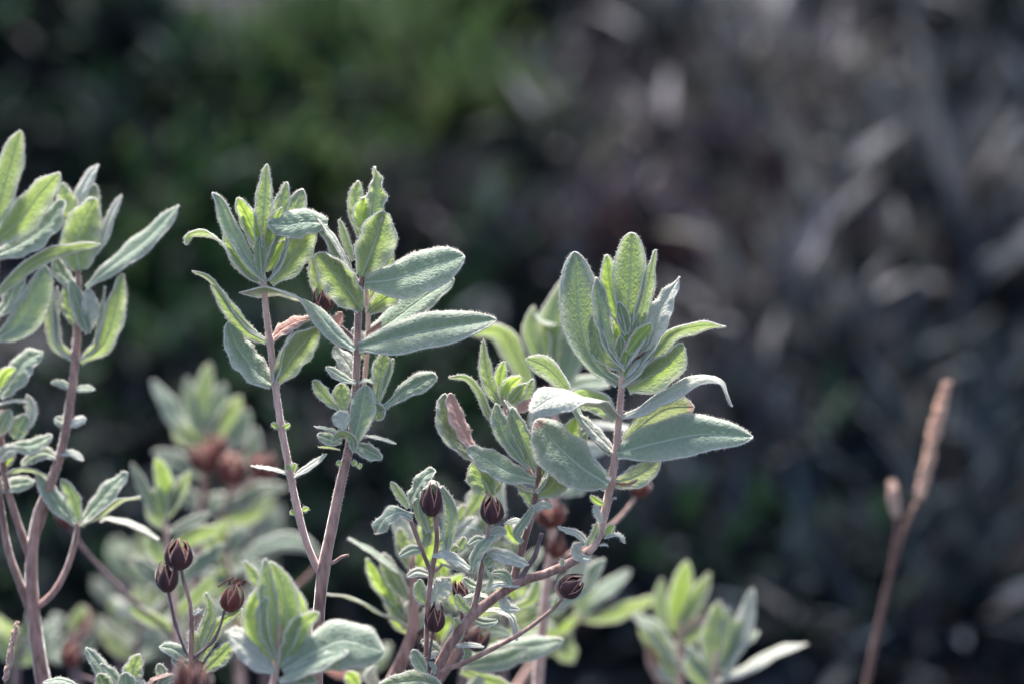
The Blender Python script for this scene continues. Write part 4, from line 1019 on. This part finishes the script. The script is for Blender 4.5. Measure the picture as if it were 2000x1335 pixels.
for i, (q, wd_, nn_, kk) in enumerate([
    ([(880, 1070), (900, 1040), (930, 1010)], 34, 'u', 'w'), ([(890, 1080), (930, 1060), (960, 1050)], 26, 'u', 'm'), ([(900, 1060), (890, 1020), (908, 985)], 30, 'd', 'g'),
    ([(905, 1040), (925, 1000), (918, 960)], 34, 'u', 'w'), ([(910, 1010), (940, 960), (930, 920)], 34, 'd', 'g'), ([(985, 1010), (975, 960), (985, 930)], 26, 'ur', 'w'),
    ([(990, 1060), (1000, 1030), (1030, 1020)], 24, 't', 'w'), ([(905, 1180), (935, 1150), (985, 1140)], 26, 'u', 'm'), ([(900, 1190), (880, 1150), (905, 1120)], 30, 'd', 'y'),
    ([(905, 1215), (950, 1190), (1000, 1185)], 34, 'd', 'g'), ([(905, 1250), (960, 1230), (1000, 1240)], 26, 'u', 'm'), ([(870, 1290), (860, 1240), (880, 1200)], 40, 'd', 'y'),
    ([(850, 1280), (880, 1250), (905, 1200)], 28, 'u', 'm'), ([(800, 1240), (850, 1180), (880, 1160)], 22, 'u', 'w'), ([(900, 1290), (1000, 1270), (1100, 1250)], 56, 'u', 'm'),
    ([(905, 1300), (980, 1290), (1030, 1265)], 44, 'u', 'm'), ([(900, 1310), (960, 1330), (1000, 1340)], 34, 'd', 'g'), ([(870, 1130), (860, 1100), (840, 1095)], 26, 'd', 'y'),
    ([(960, 1180), (990, 1150), (1010, 1170)], 26, 'd', 'y'), ([(1000, 1190), (1040, 1170), (1050, 1130)], 26, 'd', 'g'), ([(700, 1340), (690, 1325), (678, 1310)], 34, 'd', 'y'),
    ([(740, 1340), (722, 1320), (735, 1300)], 24, 'u', 'w'), ([(940, 1320), (930, 1345), (960, 1360)], 40, 'u', 'w'), ([(790, 1230), (800, 1190), (830, 1150)], 30, 'u', 'w')]):
    h(q, wd_, nn_, k=kk, dz=10 + (i * 37) % 60, N=12)

# ================================================================== K: behind the right top
dK = 0.13
K = plant_at('rockrose_shrub', 'soft-focus bright green shoot just behind the tallest right leaf cluster', 1070, dK)
def kf(*p, **k_): return leaf(K, dK, *p, N=14, **k_)
stem(K, dK, [(1050, 1340, 26), (1062, 1200, 24), (1078, 1050, 22), (1085, 900, 18), (1082, 800, 14), (1078, 720, 12)], M_STEMP, to_ground=True)
kf([(1085, 740), (1070, 680), (1085, 610), (1112, 540)], 58, 'dr', k='g')
kf([(1075, 740), (1090, 690), (1082, 640), (1040, 612)], 50, 'dl', k='g', n1=(-.2, .6, .3))
kf([(1070, 730), (1046, 680), (1036, 640), (1043, 598)], 34, 'd', k='g')
kf([(1095, 760), (1118, 700), (1125, 640)], 50, 'u', k='m')
kf([(1100, 680), (1120, 610), (1125, 560)], 50, 'd', k='g', dz=20)
kf([(1040, 770), (1010, 700), (975, 648), (915, 648)], 54, (.35, .5, -.7), k='g', n1=(0, .6, -.7))
kf([(1190, 748), (1145, 750), (1090, 768)], 46, (0, .6, .75), k='m', dz=10)
kf([(1090, 860), (1150, 830), (1250, 838)], 30, (0, .9, .4), k='w')
kf([(1090, 905), (1140, 880), (1190, 875)], 40, 'u', k='w')
kf([(1085, 870), (1060, 840), (1040, 800)], 40, 'u', k='w')
kf([(1085, 960), (1120, 945), (1160, 935)], 50, 'u', k='m')
capsule(K, dK, 1075, 1003, 60, 54, -20, k='rust', openf=.5, detail=False)
capsule(K, dK, 1086, 1064, 40, 50, 6, k='rust', openf=.3, detail=False)
capsule(K, dK, 1250, 946, 44, 50, 8, k='rust', openf=.3, detail=False)
stem(K, dK, [(1075, 1100, 9), (1150, 1060, 9), (1210, 1010, 8), (1245, 965, 8)], M_STEMP, 'capsule_stalk')
stem(K, dK, [(1074, 1150, 9), (1095, 1110, 8), (1088, 1088, 8)], M_STEMD, 'capsule_stalk')
stem(K, dK, [(1078, 1060, 9), (1070, 1045, 8), (1072, 1026, 8)], M_STEMD, 'capsule_stalk')
kf([(1070, 1180), (1130, 1150), (1180, 1090)], 40, 'u', k='m')
kf([(1068, 1200), (1110, 1160), (1150, 1060)], 40, 'u', k='w')

# ================================================================== blurred shrubs further back
dL = 0.29
Lp = plant_at('rockrose_shrub', 'blurred silvery shoot with lime heart and rusty dried flowers', 400, dL)
def lf(*p, **k_): return leaf(Lp, dL, *p, N=12, cols=6, rim=1.4, **k_)
stem(Lp, dL, [(372, 1345, 34), (378, 1200, 30), (388, 1050, 24), (400, 950, 20), (402, 880, 14)], M_STEM, to_ground=True)
stem(Lp, dL, [(385, 1100, 18), (430, 1020, 16), (450, 950, 14), (455, 900, 12)], M_STEM, 'branch')
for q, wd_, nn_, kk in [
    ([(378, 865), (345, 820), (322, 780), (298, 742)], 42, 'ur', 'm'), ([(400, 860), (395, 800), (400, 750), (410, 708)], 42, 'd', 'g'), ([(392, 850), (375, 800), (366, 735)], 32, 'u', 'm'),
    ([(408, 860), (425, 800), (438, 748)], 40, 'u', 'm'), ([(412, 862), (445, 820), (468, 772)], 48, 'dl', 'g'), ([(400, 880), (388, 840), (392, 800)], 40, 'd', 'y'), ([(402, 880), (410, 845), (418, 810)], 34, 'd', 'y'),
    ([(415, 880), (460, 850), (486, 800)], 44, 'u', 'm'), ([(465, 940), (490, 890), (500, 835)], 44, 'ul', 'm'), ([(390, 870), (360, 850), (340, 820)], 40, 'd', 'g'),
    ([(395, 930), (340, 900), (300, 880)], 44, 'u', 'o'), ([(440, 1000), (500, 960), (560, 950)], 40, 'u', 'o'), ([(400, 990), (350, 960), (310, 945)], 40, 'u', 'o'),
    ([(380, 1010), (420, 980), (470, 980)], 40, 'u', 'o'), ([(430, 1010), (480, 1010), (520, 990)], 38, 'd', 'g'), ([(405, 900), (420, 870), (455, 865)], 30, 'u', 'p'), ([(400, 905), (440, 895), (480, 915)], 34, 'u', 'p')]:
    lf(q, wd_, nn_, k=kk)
capsule(Lp, dL, 398, 888, 62, 66, -20, k='rust', detail=False, openf=.6, z=-70)
capsule(Lp, dL, 452, 912, 62, 66, 10, k='rust', detail=False, openf=.6, z=-70)
capsule(Lp, dL, 515, 908, 56, 56, 30, k='rust', detail=False, openf=.6, z=-70)
capsule(Lp, dL, 425, 868, 40, 44, 10, k='rust', detail=False, openf=.6, z=-70)
stem(Lp, dL, [(450, 960, 12), (485, 945, 10), (505, 925, 9)], M_STEM, 'capsule_stalk')

dM = 0.17
Mm = plant_at('rockrose_shrub', 'soft shoot with a bright lime leaf between the left stems and the open capsules', 330, dM)
def mf(*p, **k_): return leaf(Mm, dM, *p, N=12, cols=6, rim=1.2, **k_)
stem(Mm, dM, [(352, 1345, 20), (345, 1250, 18), (336, 1150, 16), (326, 1060, 13), (322, 1010, 10)], M_STEMP, to_ground=True)
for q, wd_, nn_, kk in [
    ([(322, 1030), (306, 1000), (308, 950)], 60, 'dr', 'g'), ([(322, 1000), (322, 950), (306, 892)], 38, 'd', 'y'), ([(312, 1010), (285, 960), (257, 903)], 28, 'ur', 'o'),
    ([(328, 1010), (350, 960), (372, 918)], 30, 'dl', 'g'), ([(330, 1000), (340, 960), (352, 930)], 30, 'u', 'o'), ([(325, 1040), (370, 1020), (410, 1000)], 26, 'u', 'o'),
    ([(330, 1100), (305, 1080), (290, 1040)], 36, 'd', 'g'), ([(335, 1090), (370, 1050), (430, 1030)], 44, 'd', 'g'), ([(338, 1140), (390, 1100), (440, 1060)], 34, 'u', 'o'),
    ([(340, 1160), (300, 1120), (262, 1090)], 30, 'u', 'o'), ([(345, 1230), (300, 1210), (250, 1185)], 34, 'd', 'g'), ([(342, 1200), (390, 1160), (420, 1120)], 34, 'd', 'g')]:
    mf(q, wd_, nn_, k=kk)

capsule(Mm, dM, 140, 1276, 40, 52, 10, k='rust', openf=.4, detail=False)
capsule(Mm, dM, 130, 1005, 40, 46, 10, k='rust', openf=.4, detail=False)
stem(Mm, dM, [(352, 1345, 9), (240, 1340, 9), (160, 1320, 8), (143, 1300, 7)], M_STEMD, 'capsule_stalk')
stem(Mm, dM, [(345, 1250, 9), (250, 1160, 9), (170, 1080, 8), (134, 1025, 7)], M_STEMD, 'capsule_stalk')
dN = 0.24
Nn = plant_at('rockrose_shrub', 'blurred shoot with a small lime bud and broad pale leaf beside the forked stem', 460, dN)
def nf(*p, **k_): return leaf(Nn, dN, *p, N=12, cols=6, rim=1.2, **k_)
stem(Nn, dN, [(470, 1345, 20), (462, 1240, 18), (455, 1150, 15), (440, 1080, 12), (436, 1040, 8)], M_STEM, to_ground=True)
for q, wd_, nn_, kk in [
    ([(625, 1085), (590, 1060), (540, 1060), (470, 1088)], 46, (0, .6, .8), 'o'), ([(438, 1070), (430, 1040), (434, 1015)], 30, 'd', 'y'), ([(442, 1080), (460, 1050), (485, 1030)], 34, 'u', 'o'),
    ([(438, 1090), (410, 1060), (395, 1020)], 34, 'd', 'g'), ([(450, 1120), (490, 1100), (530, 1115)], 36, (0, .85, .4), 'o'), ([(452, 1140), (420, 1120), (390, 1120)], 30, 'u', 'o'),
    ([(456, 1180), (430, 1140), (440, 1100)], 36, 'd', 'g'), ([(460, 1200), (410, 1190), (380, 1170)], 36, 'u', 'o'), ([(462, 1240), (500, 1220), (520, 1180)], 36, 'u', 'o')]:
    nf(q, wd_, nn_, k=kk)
stem(Nn, dN, [(462, 1230, 12), (560, 1160, 11), (615, 1110, 9), (628, 1082, 7)], M_STEM, 'branch')

dQ = 0.25
Q = plant_at('rockrose_shrub', 'blurred forked leaf pair right of the sideways capsule', 1100, dQ)
def qf(*p, **k_): return leaf(Q, dQ, *p, N=12, cols=6, rim=1.2, **k_)
stem(Q, dQ, [(1010, 1345, 24), (1050, 1285, 22), (1100, 1235, 18), (1138, 1200, 14)], M_STEMP, to_ground=True)
qf([(1138, 1200), (1165, 1165), (1200, 1140), (1230, 1112)], 40, 'ul', k='m')
qf([(1136, 1208), (1180, 1205), (1235, 1185), (1285, 1166)], 42, (0, .6, -.75), k='g')
qf([(1134, 1205), (1140, 1150), (1158, 1090)], 44, 'u', k='m')
qf([(1100, 1235), (1060, 1230), (1010, 1220)], 40, 'u', k='m')
qf([(1080, 1260), (1110, 1280), (1098, 1235)], 34, 'd', k='g')

dS = 0.24
S = plant_at('rockrose_shrub', 'blurred shoot with lime leaf tips and a long slanting silver leaf, lower right', 1330, dS)
def sf(*p, **k_): return leaf(S, dS, *p, N=12, cols=6, rim=1.2, **k_)
stem(S, dS, [(1328, 1345, 16), (1328, 1290, 14), (1326, 1240, 12), (1328, 1200, 8)], M_STEMP, to_ground=True)
for q, wd_, nn_, kk in [
    ([(1345, 1310), (1310, 1270), (1275, 1225), (1236, 1196)], 50, (.3, .7, .65), 'm'), ([(1318, 1235), (1325, 1180), (1335, 1130), (1342, 1094)], 46, 'd', 'y'), ([(1325, 1235), (1350, 1190), (1370, 1150), (1386, 1118)], 46, 'dl', 'g'),
    ([(1305, 1230), (1288, 1180), (1293, 1128)], 28, 'd', 'g'), ([(1330, 1225), (1360, 1180), (1385, 1130)], 22, (-.6, .6, .5), 'm'), ([(1325, 1240), (1355, 1215), (1385, 1202)], 26, (0, .85, .3), 'p'),
    ([(1330, 1250), (1350, 1240), (1370, 1215)], 40, 'd', 'g'), ([(1310, 1300), (1285, 1260), (1250, 1215)], 44, 'd', 'g'), ([(1300, 1340), (1280, 1300), (1265, 1255)], 34, (.4, .5, .7), 'p'), ([(1330, 1330), (1290, 1310), (1270, 1290)], 26, 'u', 'w'),
    ([(1330, 1345), (1310, 1310), (1300, 1270)], 30, 'd', 'g')]:
    sf(q, wd_, nn_, k=kk)
dT = 0.2
Tt = plant_at('rockrose_shrub', 'blurred upright green shoot with a long leaf pointing right, beside the lime-tipped one', 1395, dT)
def tf(*p, **k_): return leaf(Tt, dT, *p, N=12, cols=6, rim=1.2, **k_)
stem(Tt, dT, [(1392, 1350, 15), (1394, 1325, 14), (1396, 1300, 12), (1400, 1270, 8)], M_STEMP, to_ground=True)
for q, wd_, nn_, kk in [
    ([(1394, 1312), (1390, 1260), (1398, 1215), (1405, 1172)], 50, 'dr', 'g'), ([(1400, 1310), (1425, 1260), (1420, 1210), (1418, 1185)], 46, 'u', 'm'), ([(1408, 1312), (1440, 1260), (1460, 1200), (1470, 1148)], 44, 'ul', 'w'),
    ([(1415, 1300), (1440, 1250), (1448, 1205)], 30, 'd', 'g'), ([(1430, 1270), (1455, 1248), (1483, 1232)], 28, (0, .8, .6), 'm'), ([(1400, 1330), (1460, 1305), (1520, 1270), (1578, 1256)], 36, (-.1, .8, .4), 'w'),
    ([(1386, 1325), (1360, 1290), (1340, 1262)], 34, 'u', 'm'), ([(1385, 1345), (1360, 1310), (1345, 1275)], 44, 'd', 'g'), ([(1410, 1330), (1425, 1300), (1434, 1270)], 22, 'u', 'w')]:
    tf(q, wd_, nn_, k=kk)

# random soft shoots filling the low middle distance
def filler(label, x, ytop, d, seed, kinds, lean=0, n=5, lw=34, ll=85):
    r = random.Random(seed)
    T_ = plant_at('rockrose_shrub', label, x, d)
    top = (x + lean, ytop)
    stem(T_, d, [(x, 1345, 18), (x + lean * .4, (1345 + ytop) / 2, 15), (top[0], top[1], 8)], M_STEMD, to_ground=True)
    for i in range(n):
        t = 1 - i / n * .8
        cx = x + lean * t; cy = 1345 + (ytop - 1345) * t
        for s in (-1, 1):
            L_ = ll * r.uniform(.7, 1.15) * (.6 + .4 * (i > 0))
            an = R(r.uniform(15, 50) + i * 7)
            ex = cx + s * math.sin(an) * L_; ey = cy - math.cos(an) * L_
            bx = (cx + ex) / 2 + s * L_ * .1; by = (cy + ey) / 2 + L_ * .04
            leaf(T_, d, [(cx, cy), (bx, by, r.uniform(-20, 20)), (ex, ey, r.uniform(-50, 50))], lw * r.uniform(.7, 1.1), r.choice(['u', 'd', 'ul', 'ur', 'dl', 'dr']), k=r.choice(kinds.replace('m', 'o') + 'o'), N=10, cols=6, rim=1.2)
for args in [
    ('dim grey-green shoot behind the leftmost forked leaf pair', 235, 1080, .45, 1, 'mg', 20, 4),
    ('dim shoot low in the left corner behind the purple stem', 30, 1240, .25, 2, 'mmg', 10, 3),
    ('blurred shoot behind the small leaves at the bottom left', 150, 1230, .3, 3, 'mgp', -20, 3),
    ('small blurred shoot left of the open capsules', 262, 1180, .3, 4, 'mwg', 15, 5),
    ('blurred grey shoot behind the open capsules', 330, 1130, .48, 5, 'mm', -15, 4),
    ('pale blurred shoot under the rusty dried flowers', 470, 1010, .50, 6, 'mmg', 20, 7),
    ('dim leafy shoot behind the pale green bottom shoot', 520, 1180, .38, 7, 'mmg', -10, 5),
    ('far blurred shoot in the dark gap under the pink leaf', 905, 1010, .2, 8, 'mmg', 15, 6),
    ('blurred shoot behind the thick right branch', 985, 1080, .16, 9, 'mmg', 10, 6),
    ('pale blurred shoot under the bend of the right branch', 1050, 1150, .24, 10, 'mgy', 10, 5),
    ('dim shoot at the bottom edge left of the thick right branch', 690, 1290, .25, 12, 'mgp', 10, 3),
]:
    filler(args[0], args[1], args[2], args[3], args[4], args[5], args[6], args[7])

# ================================================================== dry grass stalks
def grass_stalk(label, d, pts, head, hw, smat, lean_n=26, seed=0):
    g_ = plant_at('grass_stalk', label, pts[0][0], d, cat='grass stalk', group='dry grass stalks')
    stem(g_, d, pts, M_STRAW, to_ground=True)
    side_head(g_, d, head, hw, smat, lean_n, seed)
    return g_
def side_head(g_, d, head, hw, smat, lean_n, seed):
    px = KPX * (D0 + d) / D0
    cl, L_ = crom([P(x, y, d) for x, y in head], lean_n)
    bf = Buf(); r = random.Random(seed)
    bf.tube(cl, [hw * .30 * px * (1 - .75 * (q_ / lean_n) ** 4) for q_ in range(len(cl))], 6)
    for i in range(len(cl) - 1):
        T = (cl[i + 1] - cl[i]).normalized(); o1 = T.orthogonal().normalized(); o2 = T.cross(o1)
        t = i / lean_n; sc_ = (.75 + .35 * math.sin(math.pi * min(1, t * 1.1)))
        tp_ = 1 - .6 * max(0, t - .75) / .25
        for k_ in range(5):
            a_ = r.uniform(0, 6.28); o = o1 * math.cos(a_) + o2 * math.sin(a_)
            s_ = cl[i] + o * hw * .15 * px
            e_ = s_ + T * hw * .85 * px * tp_ + o * hw * r.uniform(.15, .42) * px * sc_ * tp_
            m_ = (s_ + e_) / 2 + o * hw * .12 * px
            bf.tube([s_, m_, e_], [hw * .10 * px * tp_, hw * .17 * px * tp_, hw * .03 * px], 5)
    o = link_mesh('seed_head', bf.mesh('seed_head', g_.location, uv=False), [smat], g_)
    return g_
gs = grass_stalk('rusty dry grass stalk with a long slender seed head, standing alone at the right', 0.27,
    [(1690, 1345, 17), (1712, 1240, 15), (1740, 1120, 14), (1768, 1030, 11), (1790, 980, 8)], [(1793, 975), (1812, 905), (1828, 830), (1850, 745)], 23, M_SEED, 34, 1)
stem(gs, 0.27, [(1738, 1125, 13), (1746, 1080, 11), (1751, 1030, 9), (1747, 995, 7)], M_STRAW, 'side_stalk')
side_head(gs, 0.27, [(1750, 1010), (1746, 975), (1742, 940)], 20, M_SEEDP, 12, 2)
grass_stalk('pale twisted dry grass stalk in the lower left corner', -0.01,
    [(2, 1400, 6), (8, 1350, 6), (14, 1310, 6)], [(10, 1330), (22, 1270), (34, 1212)], 13, M_SEEDP, 24, 3)
